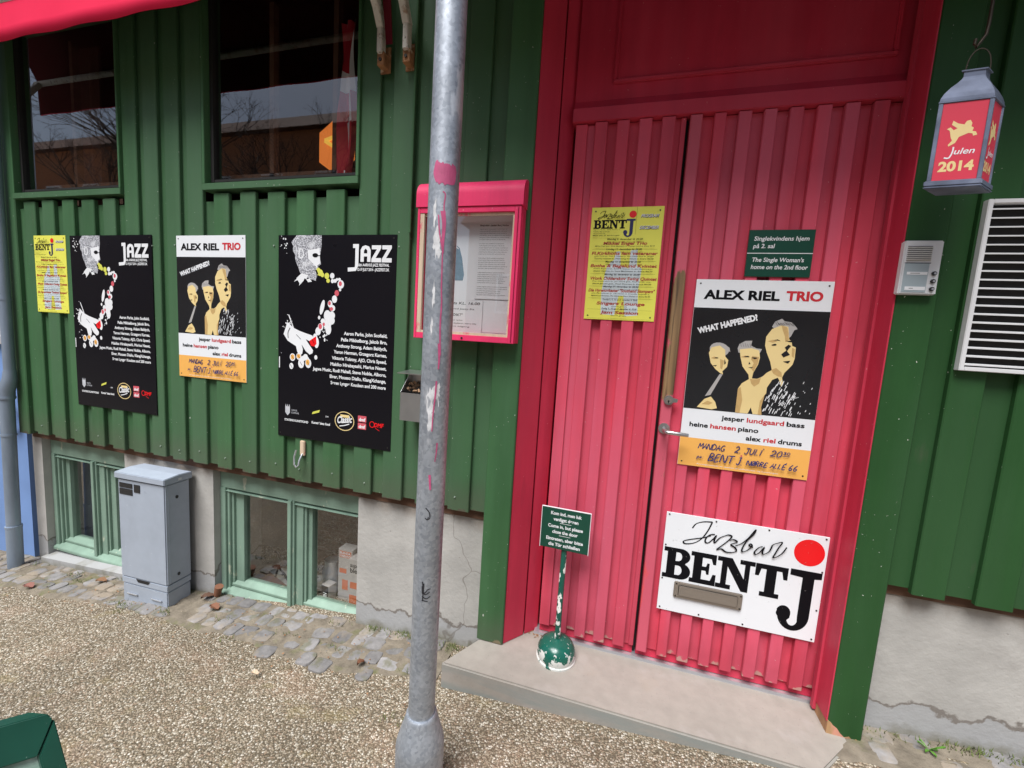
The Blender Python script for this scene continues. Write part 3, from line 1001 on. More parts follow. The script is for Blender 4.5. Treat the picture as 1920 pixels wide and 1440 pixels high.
def jazz_poster(x, z, label, roll):
    S = sheet('poster', label, 'poster', .59, .90, M['blackgloss'], (x, -.0035, z), roll, group='black festival posters')
    W, Y, R_, P_, O_, K, SV, LM = (Art(.0004), Art(.0007), Art(.0007), Art(.0007), Art(.0007), Art(.0012), Art(.0005), Art(.0005))
    # profile of a man blowing a horn of dots
    H_ = Art(.0004)
    H_.poly([(.098, .899), (.070, .871), (.079, .855), (.078, .835), (.090, .815), (.091, .795), (.112, .752), (.120, .735), (.146, .722), (.178, .712), (.199, .707),
             (.208, .735), (.206, .750), (.213, .757), (.210, .768), (.226, .778), (.219, .806), (.223, .832), (.228, .860), (.2271, .899)])
    H_.obj('head_print', M['half'], S)
    F_ = Art(.0006)
    F_.poly([(.155, .835), (.218, .845), (.220, .800), (.222, .782), (.207, .772), (.208, .760), (.190, .775), (.160, .80)])
    F_.poly([(.084, .700), (.118, .730), (.145, .722), (.135, .705), (.112, .684), (.120, .712), (.098, .706)])
    F_.poly([(.098, .716), (.125, .738), (.160, .730), (.150, .712), (.140, .718), (.118, .690)])
    F_.poly([(.15, .712), (.168, .716), (.180, .703), (.16, .70)])
    F_.ring(.122, .822, .014, .022, .005)
    F_.poly([(.051, .523), (.085, .498), (.118, .486), (.150, .478), (.185, .470), (.196, .452), (.182, .440), (.150, .452), (.168, .430), (.190, .405), (.187, .392), (.172, .385), (.150, .40), (.128, .428),
             (.136, .405), (.132, .385), (.118, .380), (.106, .392), (.098, .418), (.072, .430), (.052, .440), (.030, .468)])
    F_.poly([(.055, .555), (.060, .556), (.090, .490), (.082, .496)])
    F_.ell(.235, .595, .010, .033, -.25)
    F_.obj('portrait_print', M['whiteink'], S)
    K.ell(.196, .815, .015, .009)
    K.rect(.208, .812, .224, .815)
    K.stroke([(.200, .752), (.206, .742), (.208, .735)], .008)
    K.stroke([(.066, .498), (.055, .476), (.056, .452)], .003)
    K.stroke([(.100, .470), (.125, .450)], .002)
    K.obj('portrait_line', M['black'], S)
    for u, v, a, b_ in ((.212, .747, .012, .016), (.222, .742, .014, .014), (.2335, .733, .009, .010), (.2563, .729, .012, .013), (.263, .709, .009, .009)):
        LM.ell(u, v, a, b_)
    LM.obj('dot_print', M['lime'], S)
    for u, v, a, b_ in ((.2834, .730, .011, .012), (.285, .708, .008, .009), (.298, .709, .009, .008), (.308, .715, .006, .006), (.320, .716, .007, .006), (.327, .695, .016, .018), (.324, .672, .006, .006), (.297, .632, .013, .016),
                        (.275, .611, .012, .015), (.287, .593, .014, .014), (.262, .560, .018, .024), (.284, .562, .017, .017), (.281, .540, .019, .018), (.262, .522, .020, .020), (.268, .502, .015, .024), (.240, .535, .012, .012),
                        (.228, .510, .014, .016), (.215, .490, .014, .018), (.200, .458, .012, .022), (.208, .440, .012, .024), (.150, .372, .013, .014), (.160, .362, .010, .012), (.138, .365, .012, .012), (.205, .375, .008, .010),
                        (.165, .3456, .016, .021), (.127, .343, .016, .022), (.080, .367, .015, .017), (.114, .373, .014, .015), (.074, .3266, .011, .014), (.22, .55, .006, .008), (.245, .47, .006, .005), (.25, .455, .004, .008)):
        W.ell(u, v, a, b_)
    for k in range(46):
        u, v = rnd.choice(((.03, .86), (.05, .84), (.04, .50), (.05, .40), (.24, .47), (.255, .49), (.06, .53), (.04, .88)))
        W.ell(u + rnd.gauss(0, .012), v + rnd.gauss(0, .016), rnd.uniform(.001, .005), rnd.uniform(.001, .004), rnd.random() * 3, 7)
    W.rect(.006, .315, .011, .365)
    # heading
    c = .040
    W.stroke([(.4045, .857), (.4045, .775), (.398, .760), (.3614, .757)], .016, sm=False)
    W.rect(.385, .846, .413, .862)
    W.poly([(.422, .790), (.422, .838), (.430, .852), (.445, .857), (.462, .852), (.470, .838), (.470, .790), (.454, .790), (.454, .812), (.438, .812), (.438, .790)],
           [[(.438, .824), (.454, .824), (.454, .836), (.446, .844), (.438, .836)]])
    for u in (.475, .524):
        W.poly([(u, .857), (u + .044, .857), (u + .044, .845), (u + .019, .806), (u + .045, .806), (u + .045, .789), (u - .001, .789), (u - .001, .802), (u + .024, .841), (u, .841)])
    W.text('26th AARHUS JAZZ FESTIVAL', .408, .772, .011, .559, .03)
    W.text('12-19 JULY 2014 - JAZZFEST.DK', .4085, .7535, .011, .5594, .03)
    names = ['Aaron Parks, John Scofield,', 'Palle Mikkelborg, Jakob Bro,', 'Anthony Strong, Adam Baldych,', 'Yaron Herman, Grzegorz Karnas,', 'Viktoria Tolstoy, AJO, Chris Speed,',
             'Makiko Hirabayashi, Marius Neset,', 'Jagwa Music, Rudi Mahall, Steve Noble, Alboro,', 'Elver, Mousso Diallo, KlangXchange,', 'Søren Lyngsø Knudsen and 200 more']
    lefts = [.3486, .335, .311, .299, .290, .283, .1909, .280, .2854]
    for i, (n, l) in enumerate(zip(names, lefts)):
        W.text(n, l, .4823 - i * .0273, .0135, .5598, .028, .0)
    # logos along the foot
    SV.poly([(.041, .140), (.067, .140), (.067, .112), (.054, .098), (.041, .112)])
    for u in (.044, .054, .064):
        SV.poly([(u - .003, .141), (u + .003, .141), (u, .151)])
    SV.text('AARHUS', .0755, .121, .008, .106)
    SV.text('KOMMUNE', .0755, .109, .008, .116)
    SV.obj('crest_print', M['silver'], S)
    W.text('STATENS KUNSTFOND', .0386, .0735, .0095, .1688, .03)
    W.text('Kunstrådets fond', .1881, .0765, .0105, .2852, .03)
    W.text('DM', .262, .112, .007)
    Y.poly([(.188, .118), (.226, .130), (.230, .142), (.192, .129)])
    Y.obj('yellow_label_print', M['lime'], S)
    C_ = Art(.0005)
    C_.ring(.359, .1056, .050, .043, .0035)
    C_.rect(.338, .122, .383, .134)
    C_.obj('oval_print', M['cream'], S)
    W.text('Classic', .322, .094, .028, .398, .03, .25, .13)
    W.stroke([(.335, .082), (.36, .087), (.385, .096)], .004)
    for v in (.112, .080):
        P_.rect(.4275, v, .469, v + .027)
    P_.obj('red_label_print', M['pinkink'], S)
    W2_ = Art(.0009)
    for v in (.116, .085):
        W2_.text('dmf', .432, v, .013, .465, .04)
    W2_.obj('label_lettering', M['whiteink'], S)
    R_.text('DMF', .508, .098, .017, .552, .03, .2)
    R_.ring(.498, .107, .013, .014, .003)
    R_.stroke([(.515, .093), (.535, .083)], .002)
    for u, v, a in ((.325, .698, .007), (.308, .6577, .011), (.272, .614, .007), (.283, .590, .009)):
        P_2 = None
    R_.ell(.127, .342, .010, .017)
    R_.ell(.074, .326, .007, .008)
    R_.poly([(.170, .446), (.205, .468), (.208, .435), (.196, .422), (.178, .425)])
    R_.obj('red_print', M['signred'], S)
    O_.ell(.325, .698, .008, .010)
    O_.ell(.308, .6577, .011, .013)
    O_.ell(.272, .614, .007, .009)
    O_.ell(.282, .590, .009, .008)
    O_.ell(.226, .512, .009, .012)
    O_.ell(.244, .522, .006, .008)
    O_.obj('pink_dot_print', M['pinkink'], S)
    R3 = Art(.0012)
    R3.ell(.080, .368, .010, .012)
    R3.ell(.113, .374, .010, .010)
    R3.ell(.162, .350, .010, .013)
    R3.obj('orange_dot_print', M['orange'], S)
    K2 = Art(.0016)
    for u, v in ((.127, .342), (.080, .368), (.113, .374), (.165, .346), (.074, .326), (.190, .445)):
        K2.stroke([(u - .006, v + .008), (u + .006, v - .008)], .002, sm=False)
    K2.obj('dot_line', M['black'], S)
    W.obj('lettering', M['whiteink'], S)
    return S
jazz_poster(-2.870, -.500, 'tall black poster with a horn player, between the yellow sheet and the white trio poster', -.0034)
jazz_poster(-1.517, -.505, 'tall black poster with white lettering and a horn player, just left of the metal pole', .0015)

def trio_poster(x, y, z, label, roll):
    S = sheet('poster', label, 'poster', .42, .675, M['white'], (x, y, z), roll, group='white trio concert posters')
    d = Art(.0003)
    d.rect(.0005, .2125, .4195, .5765)
    pic = d.obj('picture_panel', M['darkgrey'], S)
    o_ = Art(.0003)
    o_.rect(.0005, .0005, .4195, .105)
    o_.obj('orange_band', M['orange'], S)
    # three simplified figures (a plain stand-in for the portrait on the poster)
    g1 = Art(.0006)
    g1.ell(.098, .432, .032, .024, -.2)
    g1.poly([(.112, .452), (.130, .440), (.134, .425), (.126, .430), (.118, .444)])
    g1.poly([(.156, .440), (.160, .455), (.178, .467), (.199, .469), (.197, .452), (.215, .443), (.232, .442), (.224, .420), (.160, .425)])
    g1.poly([(.254, .520), (.262, .538), (.281, .548), (.290, .540), (.312, .537), (.328, .520), (.331, .515), (.322, .512), (.314, .490), (.305, .480)])
    g1.poly([(.108, .345), (.118, .345), (.086, .268), (.068, .262)])
    g1.poly([(.240, .345), (.262, .362), (.256, .340), (.225, .325)])
    g1.obj('grey_figure_print', M['greyprint'], pic)
    c = Art(.0009)
    c.poly([(.065, .418), (.072, .438), (.098, .446), (.117, .432), (.120, .408), (.131, .396), (.129, .372), (.116, .356), (.119, .345), (.110, .348), (.092, .362), (.075, .382)])
    c.poly([(.163, .437), (.199, .443), (.224, .437), (.229, .412), (.226, .388), (.214, .358), (.212, .338), (.228, .338), (.243, .346), (.256, .362), (.270, .372), (.262, .400), (.248, .430), (.240, .455),
            (.240, .485), (.255, .512), (.282, .526), (.303, .522), (.306, .505), (.310, .480), (.318, .474), (.322, .458), (.333, .454), (.334, .415), (.330, .395), (.320, .380), (.309, .365), (.304, .348), (.309, .330),
            (.304, .318), (.296, .340), (.291, .347), (.275, .338), (.262, .310), (.262, .290), (.246, .262), (.244, .213), (.228, .213), (.220, .236), (.212, .213), (.172, .213), (.172, .298), (.182, .318), (.203, .335), (.200, .350), (.178, .378), (.168, .410)])
    c.poly([(.052, .230), (.068, .252), (.088, .262), (.104, .244), (.112, .222), (.095, .216), (.045, .220)])
    c.obj('cream_figure_print', M['cream'], pic)
    k = Art(.0013)
    t3 = Art(.0011)
    t3.poly([(.282, .526), (.300, .520), (.306, .500), (.309, .478), (.300, .470), (.296, .490), (.288, .508)])
    t3.poly([(.246, .470), (.262, .476), (.276, .470), (.262, .466)])
    t3.poly([(.268, .372), (.282, .380), (.300, .366), (.304, .350), (.290, .352), (.276, .360)])
    t3.poly([(.322, .452), (.331, .448), (.331, .418), (.324, .424)])
    t3.poly([(.168, .410), (.182, .416), (.198, .414), (.184, .408)])
    t3.poly([(.204, .416), (.226, .414), (.224, .390), (.214, .362), (.206, .372), (.212, .392), (.202, .404)])
    t3.poly([(.074, .400), (.084, .406), (.098, .402), (.086, .397)])
    t3.poly([(.104, .398), (.117, .394), (.114, .362), (.108, .366)])
    t3.poly([(.206, .336), (.226, .336), (.240, .342), (.236, .322), (.222, .310), (.212, .320)])
    t3.poly([(.172, .298), (.180, .305), (.190, .26), (.186, .213), (.172, .213)])
    t3.poly([(.244, .213), (.246, .262), (.258, .285), (.252, .24), (.256, .213)])
    t3.poly([(.060, .232), (.078, .246), (.096, .240), (.084, .232)])
    t3.obj('tan_figure_print', M['tan'], pic)
    k.poly([(.262, .460), (.270, .463), (.276, .459), (.268, .456)])
    k.poly([(.262, .474), (.276, .478), (.286, .472), (.276, .474)])
    k.poly([(.300, .474), (.316, .476), (.322, .470), (.310, .471)])
    k.poly([(.178, .413), (.192, .416), (.196, .411), (.184, .411)])
    k.poly([(.206, .409), (.220, .409), (.214, .405)])
    k.poly([(.196, .376), (.212, .378), (.206, .373)])
    k.poly([(.080, .374), (.096, .376), (.092, .371)])
    k.poly([(.197, .396), (.202, .388), (.196, .386)])
    for i in range(14):
        u0_ = .262 + i * .0045
        k.stroke([(u0_, .537 + rnd.uniform(-.004, .003)), (u0_ + .008, .528 + rnd.uniform(-.004, .002))], .0009, sm=False)
    for i in range(8):
        u0_ = .162 + i * .0075
        k.stroke([(u0_, .458 + rnd.uniform(-.004, .003)), (u0_ + .005, .446)], .0008, sm=False)
    k.poly([(.300, .452), (.310, .462), (.318, .458), (.308, .440)])
    k.poly([(.292, .428), (.306, .442), (.318, .428), (.300, .418)])
    k.poly([(.300, .404), (.322, .408), (.316, .398)])
    k.ell(.266, .458, .007, .002)
    k.ell(.212, .410, .009, .002)
    k.ell(.092, .402, .006, .0015)
    k.poly([(.1185, .40), (.124, .385), (.1185, .380)])
    k.obj('figure_line', M['darkgrey'], pic)
    wk = Art(.0008)
    wk.text('WHAT HAPPENED?', .0236, .4844, .0195, .2175, .05, 0, .295)
    for i in range(95):
        u = rnd.uniform(.25, .345)
        v = rnd.uniform(.215, .33)
        if v > .215 + (u - .235) * 2.2 or (u > .315 and v > .30):
            continue
        l = rnd.uniform(.006, .020)
        wk.raw([(u, v), (u + .0022, v), (u + .0022 + l * .32, min(v + l, .34)), (u + l * .32, min(v + l, .34))], [(0, 1, 2, 3)])
    for i in range(26):
        u, v = rnd.uniform(.30, .40), rnd.uniform(.23, .345)
        wk.ell(u, v, .0012, rnd.uniform(.0015, .005), -.3, 6)
    wk.obj('white_lettering', M['whiteink'], pic)
    k = Art(.0005)
    k.text('ALEX RIEL', .0282, .6085, .029, .266, .042)
    k.text('jesper', .1307, .1815, .0155, .2045, .028)
    k.text('bass', .3365, .1815, .0155, .3912, .028)
    k.text('heine', .0271, .1475, .0155, .0895, .028)
    k.text('piano', .1885, .1475, .0155, .2533, .028)
    k.text('alex', .2164, .1175, .0155, .2645, .028)
    k.text('drums', .3175, .1175, .0155, .3904, .028)
    k.obj('lettering', M['ink'], S)
    r = Art(.0005)
    r.text('TRIO', .2846, .6105, .029, .3929, .042)
    r.text('lundgaard', .2127, .1815, .0155, .329, .026)
    r.text('hansen', .0971, .1475, .0155, .1813, .026)
    r.text('riel', .2723, .1175, .0155, .310, .026)
    r.obj('red_lettering', M['redink'], S)
    # marker handwriting
    p = Art(.0006)
    L = {'M': [[(0, 0), (.1, 1), (.45, .35), (.8, 1), (.95, 0)]], 'A': [[(0, 0), (.5, 1), (.75, 0)], [(.15, .35), (.75, .4)]], 'N': [[(0, 0), (.1, 1), (.7, 0), (.85, 1)]],
         'D': [[(.1, 0), (.15, 1), (.6, .9), (.85, .5), (.6, .1), (.0, 0)]], 'G': [[(.75, .9), (.4, 1), (.05, .5), (.3, 0), (.7, .1), (.75, .4), (.5, .4)]], '2': [[(.05, .8), (.4, 1), (.7, .75), (.4, .35), (0, .05), (.25, .1), (.8, 0)]],
         'J': [[(.2, 1), (.8, 1)], [(.6, 1), (.55, .2), (.3, 0), (0, .2)]], 'U': [[(.1, 1), (.1, .3), (.4, 0), (.7, .3), (.8, 1)]], 'L': [[(.15, 1), (.05, 0), (.6, .05)]], 'I': [[(.1, 0), (.25, 1)], [(.3, 1.15), (.55, 1.2)]],
         '0': [[(.4, 1), (.05, .6), (.25, 0), (.7, .3), (.65, .85), (.4, 1)]], '3': [[(.1, .9), (.5, 1), (.6, .7), (.3, .5), (.65, .3), (.4, 0), (0, .1)]], '.': [[(.1, 0), (.2, .06)]], ':': [[(.1, 0), (.2, .06)], [(.15, .4), (.25, .46)]],
         'B': [[(.1, 0), (.2, 1), (.6, .95), (.65, .7), (.25, .52), (.7, .35), (.6, .05), (.05, 0)]], 'E': [[(.7, 1), (.2, .95), (.1, 0), (.7, .05)], [(.15, .5), (.55, .55)]], 'T': [[(0, .95), (.85, 1)], [(.45, .97), (.4, 0)]],
         'R': [[(.05, 0), (.15, 1), (.6, .9), (.55, .6), (.2, .5), (.7, 0)]], 'Ø': [[(.4, 1), (.05, .6), (.25, 0), (.7, .3), (.65, .85), (.4, 1)], [(0, 0), (.8, 1)]], 'É': [[(.7, 1), (.2, .95), (.1, 0), (.7, .05)], [(.15, .5), (.55, .55)], [(.4, 1.12), (.7, 1.3)]],
         '6': [[(.6, 1), (.15, .5), (.2, .05), (.55, .05), (.6, .35), (.2, .4)]], 'p': [[(.1, .5), (.1, -.4)], [(.1, .4), (.5, .5), (.5, .1), (.1, .05)]], 'å': [[(.5, .45), (.1, .4), (.1, .05), (.45, .1), (.5, .5), (.55, 0)], [(.3, .65), (.35, .75)]]}
    def hand(txt, u0, u1, v, h, wd):
        wds = [.9 if ch in 'MNDU' else (.45 if ch in 'I.:1' else (.62 if ch == ' ' else .8)) for ch in txt]
        tot = sum(wds)
        q = 0
        for ch, ww in zip(txt, wds):
            cw = (u1 - u0) / tot
            for st in L.get(ch, []):
                p.stroke([(u0 + cw * (q + a * .92) + b_ * h * .22 + rnd.uniform(-.0004, .0004), v + b_ * h + rnd.uniform(-.0006, .0006)) for a, b_ in st], wd, sm=len(st) > 3)
            q += ww
    hand('MANDAG', .0649, .152, .0685, .020, .0032)
    hand('2.', .185, .208, .0685, .023, .0034)
    hand('JULI', .216, .272, .0685, .0205, .0032)
    hand('20', .298, .334, .0705, .021, .0033)
    hand('30', .337, .358, .0820, .0085, .0025)
    p.stroke([(.336, .0755), (.358, .0765)], .002, sm=False)
    hand('på:', .0626, .086, .034, .012, .0025)
    hand('BENT', .099, .183, .028, .0275, .0042)
    hand('J.', .193, .215, .026, .027, .0042)
    hand('NØRRE', .226, .292, .030, .0165, .0036)
    hand('ALLÉ', .300, .348, .030, .0175, .0036)
    hand('66', .356, .383, .030, .0195, .0036)
    p.obj('handwriting', M['pen'], S)
    r = Art(.0007)
    r.ell(.2095, .0585, .0032)
    r.obj('red_dot', M['pinkink'], S)
    f = Art(.0006)
    f.text('Arrangementet er støttet af spillestedet og foreningen', .065, .0085, .0045, .33)
    f.obj('fine_print', M['paper'], S)
    return S
trio_poster(-2.120, -.0035, -.279, 'white and orange trio concert poster on the green cladding between the two black posters', -.0013)
trio_poster(.225, .0845, -.419, 'white and orange trio concert poster on the red door above the enamel bar sign', -.0018)

# slab serif capitals for the bar name
def slab_letters(a, u0, v0, h, w_, ch):
    X = lambda t: u0 + t * w_
    Y = lambda t: v0 + t * h
    Pp = lambda l: [(X(p), Y(q)) for p, q in l]
    def arc(cx, cy_, rx, ry, a0, a1, n=12):
        return [(cx + rx * math.cos(a0 + (a1 - a0) * i / n), cy_ + ry * math.sin(a0 + (a1 - a0) * i / n)) for i in range(n + 1)]
    h2 = math.pi / 2
    if ch == 'B':
        out = [(0, 0), (.62, 0)] + arc(.64, .27, .36, .27, -h2, h2 * .72) + arc(.62, .755, .33, .245, -h2 * .6, h2) + [(0, 1), (0, .86), (.13, .86), (.13, .14), (0, .14)]
        a.poly(Pp(out), [Pp([(.44, .13)] + arc(.56, .285, .13, .155, -h2, h2, 8) + [(.44, .44)]), Pp([(.44, .58)] + arc(.54, .73, .12, .14, -h2, h2, 8) + [(.44, .87)])])
    elif ch == 'E':
        a.poly(Pp([(0, 0), (1, 0), (1, .36), (.88, .36), (.80, .15), (.45, .15), (.45, .44), (.60, .44), (.64, .33), (.73, .33), (.73, .69), (.64, .69), (.60, .57), (.45, .57), (.45, .85), (.78, .85), (.86, .68), (.97, .68), (.97, 1), (0, 1), (0, .86), (.12, .86), (.12, .14), (0, .14)]))
    elif ch == 'N':
        a.poly(Pp([(0, 0), (.42, 0), (.42, .14), (.29, .14), (.29, .72), (.72, 0), (.90, 0), (.90, .86), (1.03, .86), (1.03, 1), (.62, 1), (.62, .86), (.76, .86), (.76, .40), (.40, 1), (0, 1), (0, .86), (.13, .86), (.13, .14), (0, .14)]))
    elif ch == 'T':
        a.poly(Pp([(.20, 0), (.80, 0), (.80, .14), (.66, .14), (.66, .85), (.82, .85), (.88, .62), (1, .62), (1, 1), (0, 1), (0, .62), (.12, .62), (.18, .85), (.34, .85), (.34, .14), (.20, .14)]))
    elif ch == 'J':
        a.poly(Pp([(.28, 1), (1.0, 1), (1.0, .90), (.84, .885), (.84, .28)] + arc(.47, .26, .37, .26, 0, -math.pi, 16) + arc(.24, .27, .17, .115, math.pi, 0, 10)[1:] + [(.40, .20)] + arc(.46, .20, .13, .12, -math.pi, 0, 8)[1:-1] + [(.57, .24), (.57, .885), (.28, .90)]))
        a.ell(X(.24), Y(.25), .17 * w_, .082 * h)

def script_jazzbar(a, u0, v0, k, wd):
    def st(pts, **q):
        a.stroke([(u0 + x * k, v0 + y * k) for x, y in pts], wd, nib=.55, **q)
    st([(.094, .343), (.105, .362), (.128, .374), (.159, .379)])
    st([(.159, .379), (.148, .345), (.130, .310), (.106, .288), (.078, .279), (.068, .284), (.075, .292), (.1055, .304), (.133, .3135), (.16, .327)])
    st([(.172, .334), (.155, .329), (.143, .312), (.143, .299), (.153, .298), (.168, .316), (.177, .331), (.172, .312), (.175, .303), (.190, .325), (.2155, .3414)])
    st([(.2155, .3414), (.228, .337), (.212, .312), (.184, .279), (.199, .284), (.2146, .2755), (.234, .277)])
    st([(.234, .277), (.248, .2855), (.243, .298), (.228, .307), (.247, .320), (.236, .327), (.222, .322)])
    st([(.243, .305), (.262, .318), (.282, .343), (.298, .372), (.302, .377), (.296, .358), (.277, .330), (.266, .300), (.268, .288), (.282, .296), (.296, .315), (.290, .3225), (.287, .316), (.30, .311)])
    st([(.330, .320), (.318, .314), (.306, .295), (.311, .287), (.323, .298), (.335, .319), (.331, .300), (.336, .293), (.352, .307), (.359, .331)])
    st([(.359, .331), (.366, .338), (.3883, .348), (.380, .328), (.370, .300), (.366, .288), (.376, .291), (.392, .308), (.404, .333)])

# enamel sign on the door
S = sheet('bar_sign', 'white enamel sign with large black slab letters and red disc on the red door', 'sign', .531, .391, M['white'], (.2075, .0843, -.9985), .001, .004, pins=False)
a = Art(.0005)
for ch, u, wd in (('B', .0055, .0985), ('E', .1015, .090), ('N', .1925, .121), ('T', .3185, .1035)):
    slab_letters(a, u, .1335, .1215, wd, ch)
slab_letters(a, .391, .0265, .231, .134, 'J')
script_jazzbar(a, .0, .0, 1.0, .0062)
a.obj('lettering', M['ink'], S)
a = Art(.0005)
a.ell(.4765, .3245, .047, .0485, 0, 40)
a.obj('red_disc', M['signred'], S)
for u, v in ((.010, .383), (.172, .383), (.345, .383), (.521, .383), (.008, .262), (.008, .128), (.010, .010), (.150, .010), (.300, .010), (.521, .010), (.523, .262), (.523, .120)):
    G().disc_y(u, v, .003, -.0015, .001, 10).obj('screw', M['screw'], S)
a = Art(.0007)
for i in range(40):
    u, v = rnd.uniform(.02, .51), rnd.uniform(.02, .37)
    a.stroke([(u, v), (u + rnd.uniform(-.006, .006), v + rnd.uniform(-.004, .004))], .0006, sm=False)
a.obj('scratch', M['greyprint'], S)
g = G()
g.prism_y([(.0525, .064), (.288, .064), (.288, .127), (.0525, .127)], -.0085, -.0005)
lp = g.obj('letter_plate', M['plate'], None, (.2075, .0843, -.9985), (0, .001, 0), bevel=.003)
tag(lp, 'dull metal letter plate screwed through the white enamel sign', 'letter plate')
G().prism_y([(.068, .074), (.272, .074), (.272, .117), (.068, .117)], -.0115, -.0080).obj('flap', M['plate'], lp, bevel=.0025)
for u in (.060, .281):
    for v in (.071, .120):
        G().disc_y(u, v, .003, -.0100, -.008, 10).obj('screw', M['screw'], lp)

# yellow programmes
def programme(x, y, z, label, roll):
    S = sheet('programme_sheet', label, 'poster', .2555, .410, M['yellow'], (x, y, z), roll, .002, group='yellow programme sheets')
    fig = Art(.0002)
    fig.poly([(.062, .020), (.058, .10), (.066, .17), (.072, .20), (.095, .222), (.100, .25), (.115, .252), (.120, .20), (.150, .19), (.152, .255), (.176, .258), (.178, .20), (.196, .19), (.190, .11), (.196, .02), (.150, .015), (.140, .09), (.122, .09), (.112, .018)])
    fig.obj('pale_figure_print', M['paleblue'], S)
    k = Art(.0005)
    for ch, u, wd in (('B', .010, .028), ('E', .0385, .027), ('N', .066, .033), ('T', .100, .029)):
        slab_letters(k, u, .3335, .031, wd, ch)
    script_jazzbar(k, .005, .2885, .286, .0026)
    for i, (t_, u1) in enumerate((('Nørre Allé 66 - 8000 Aarhus C', .108), ('Telefon 86 12 04 92', .070), ('www.bentj.dk', .055), ('Med ret til ændringer', .108))):
        k.text(t_, .0105, .3265 - i * .0068, .0035, u1, .02 if i == 3 else 0)
    data = [('Mandag 6. december kl. 20.00', 'Mikkel Engel Trio', .0505, .2066, .2755, ['Mikkel Engel guit., Jacob Mathiesen b., Thomas Lynch tr. Entre 90/70']),
            ('Lørdag 11. december kl. 20.00', 'Fl.Kirkholts fem veteraner', .011, .2461, .2392, ['John Hove tp., Poul B. Nielsen p., Finn Odderskov ts., Jørgen', 'Tommy Nielsen b., Flemming Kirkholt tr. Entre 90/70']),
            ('Mandag 13. december kl. 20.00', 'Botha & Bagelund Kvintet', .010, .2475, .1940, ['Anders Bagelund tp., Botha Kristensen ts., Jens Bøgesvang p.,', 'Jesper Nielsen b., Lars Mathiesen tr. Entre 90/70']),
            ('Mandag 20. december kl. 20.00', 'Work Odderskov Swing Quintet', .0106, .2507, .1478, ['Finn Odderskov ts., Jan Work guit., Poul Larsen viol.,', 'Jakob Jensen guit., Poul Thorsen b. Entre 90/70']),
            ('Mandag 27. december kl. 20.00', 'Die Hyrenorkester "Southend Stompers"', .0095, .247, .1035, ['John Ole Andersen tp., Ulla Hansen cl., Kristoffer Jørgensen p.,', 'Morten Lunde banjo, Per Høyer b., Hans Nielsen tr. Entre 90/70']),
            ('Torsdag 2., 9., 16. og 23. december kl. 20.00', 'Singers Lounge', .0433, .2173, .0560, ['Entre gratis']),
            ('Fredag 3., 10. og 17. december kl. 20.00', 'Jam Session', .0602, .1975, .0225, ['Entre gratis'])]
    br_ = Art(.0005)
    for top, name, u0, u1, v, small in data:
        k.text(top, .0642, v + .0158, .0058, .1903, .025, .2)
        br_.text(name, u0, v, .0105, u1, .03, .25)
        for i, s_ in enumerate(small):
            l = .022 if len(s_) > 40 else .10
            k.text(s_, l, v - .0085 - i * .0088, .0042, .2555 - l, .012, .2)
        k.rect(.012, v - .0105 - (len(small)) * .0062 - .002, .244, v - .0105 - len(small) * .0062 - .0015)
    k.rect(.162, .310, .1626, .408)
    k.obj('lettering', M['ink'], S)
    br_.obj('brown_lettering', M['brownred'], S)
    n = Art(.0006)
    slab_letters(n, .1155, .303, .0645, .044, 'J')
    n.text('PROGRAM', .1784, .3711, .011, .238, .04, .25)
    n.text('DECEMBER', .1767, .3302, .011, .2423, .04, .25)
    n.obj('navy_lettering', M['navy'], S)
    w_ = Art(.0011)
    w_.text('PROGRAM', .1774, .3724, .0105, .237, .01, .25)
    w_.text('DECEMBER', .1757, .3315, .0105, .2413, .01, .25)
    w_.obj('pale_lettering', M['paper'], S)
    r = Art(.0008)
    r.ell(.1486, .3835, .0128, .0125, 0, 24)
    r.obj('red_disc', M['signred'], S)
    return S
programme(-3.164, -.0025, -.0075, 'yellow concert programme on the green cladding left of a tall black poster', -.0005)
programme(-.163, .0855, .099, 'yellow concert programme on the narrow left leaf of the red door', -.0024)

# small green sign on the door
S = sheet('door_sign', 'small dark green two-language sign high on the red door', 'sign', .196, .155, M['signgreen'], (.3735, .084, .2685), .0, .006, pins=False)
a = Art(.0006)
a.text('Singlekvindens hjem', .0165, .1195, .0135, .180, .018, .12)
a.text('på 2. sal', .0165, .095, .0135, .080, .018, .12)
a.rect(.000, .0765, .196, .079)
a.text("The Single Woman's", .0165, .0495, .0135, .172, .018, .12)
a.text('home on the 2nd floor', .0165, .0255, .0135, .186, .018, .12)
a.obj('lettering', M['whiteink'], S)

# ================================================================== NOTICE CASE
N = thing('notice_case', 'bright pink wooden notice case with papers behind glass, behind the metal pole', 'notice case', (-.60, 0, 0))
def P(g, name, mat, parent, ox=0., oy=0., oz=0., **k):
    """part built in world coordinates under a thing whose base is (ox, oy, oz)"""
    o = g.obj(name, mat, parent, (-ox, -oy, -oz) if parent and parent.type == 'EMPTY' else (0, 0, 0), **k)
    return o
NX = -.60
def NP(g, name, mat, parent=N, **k):
    return P(g, name, mat, parent, NX, **k)
cx0, cx1, cz0, cz1 = -.801, -.392, -.012, .53
g = G()
g.box(cx0, cx0 + .012, -.058, -.0005, cz0, .475)
g.box(cx1 - .012, cx1, -.058, -.0005, cz0, .475)
g.box(cx0 + .012, cx1 - .012, -.058, -.0005, cz0, cz0 + .012)
g.box(cx0 + .012, cx1 - .012, -.010, -.0005, cz0 + .012, .475)
NP(g, 'case_body', M['case_pink'], bevel=.001)
NP(G().box(cx0 + .013, cx1 - .013, -.0125, -.0103, cz0 + .013, .474), 'pin_board', M['paper'])
hood = [(-.0005, .475), (-.0005, .575)]
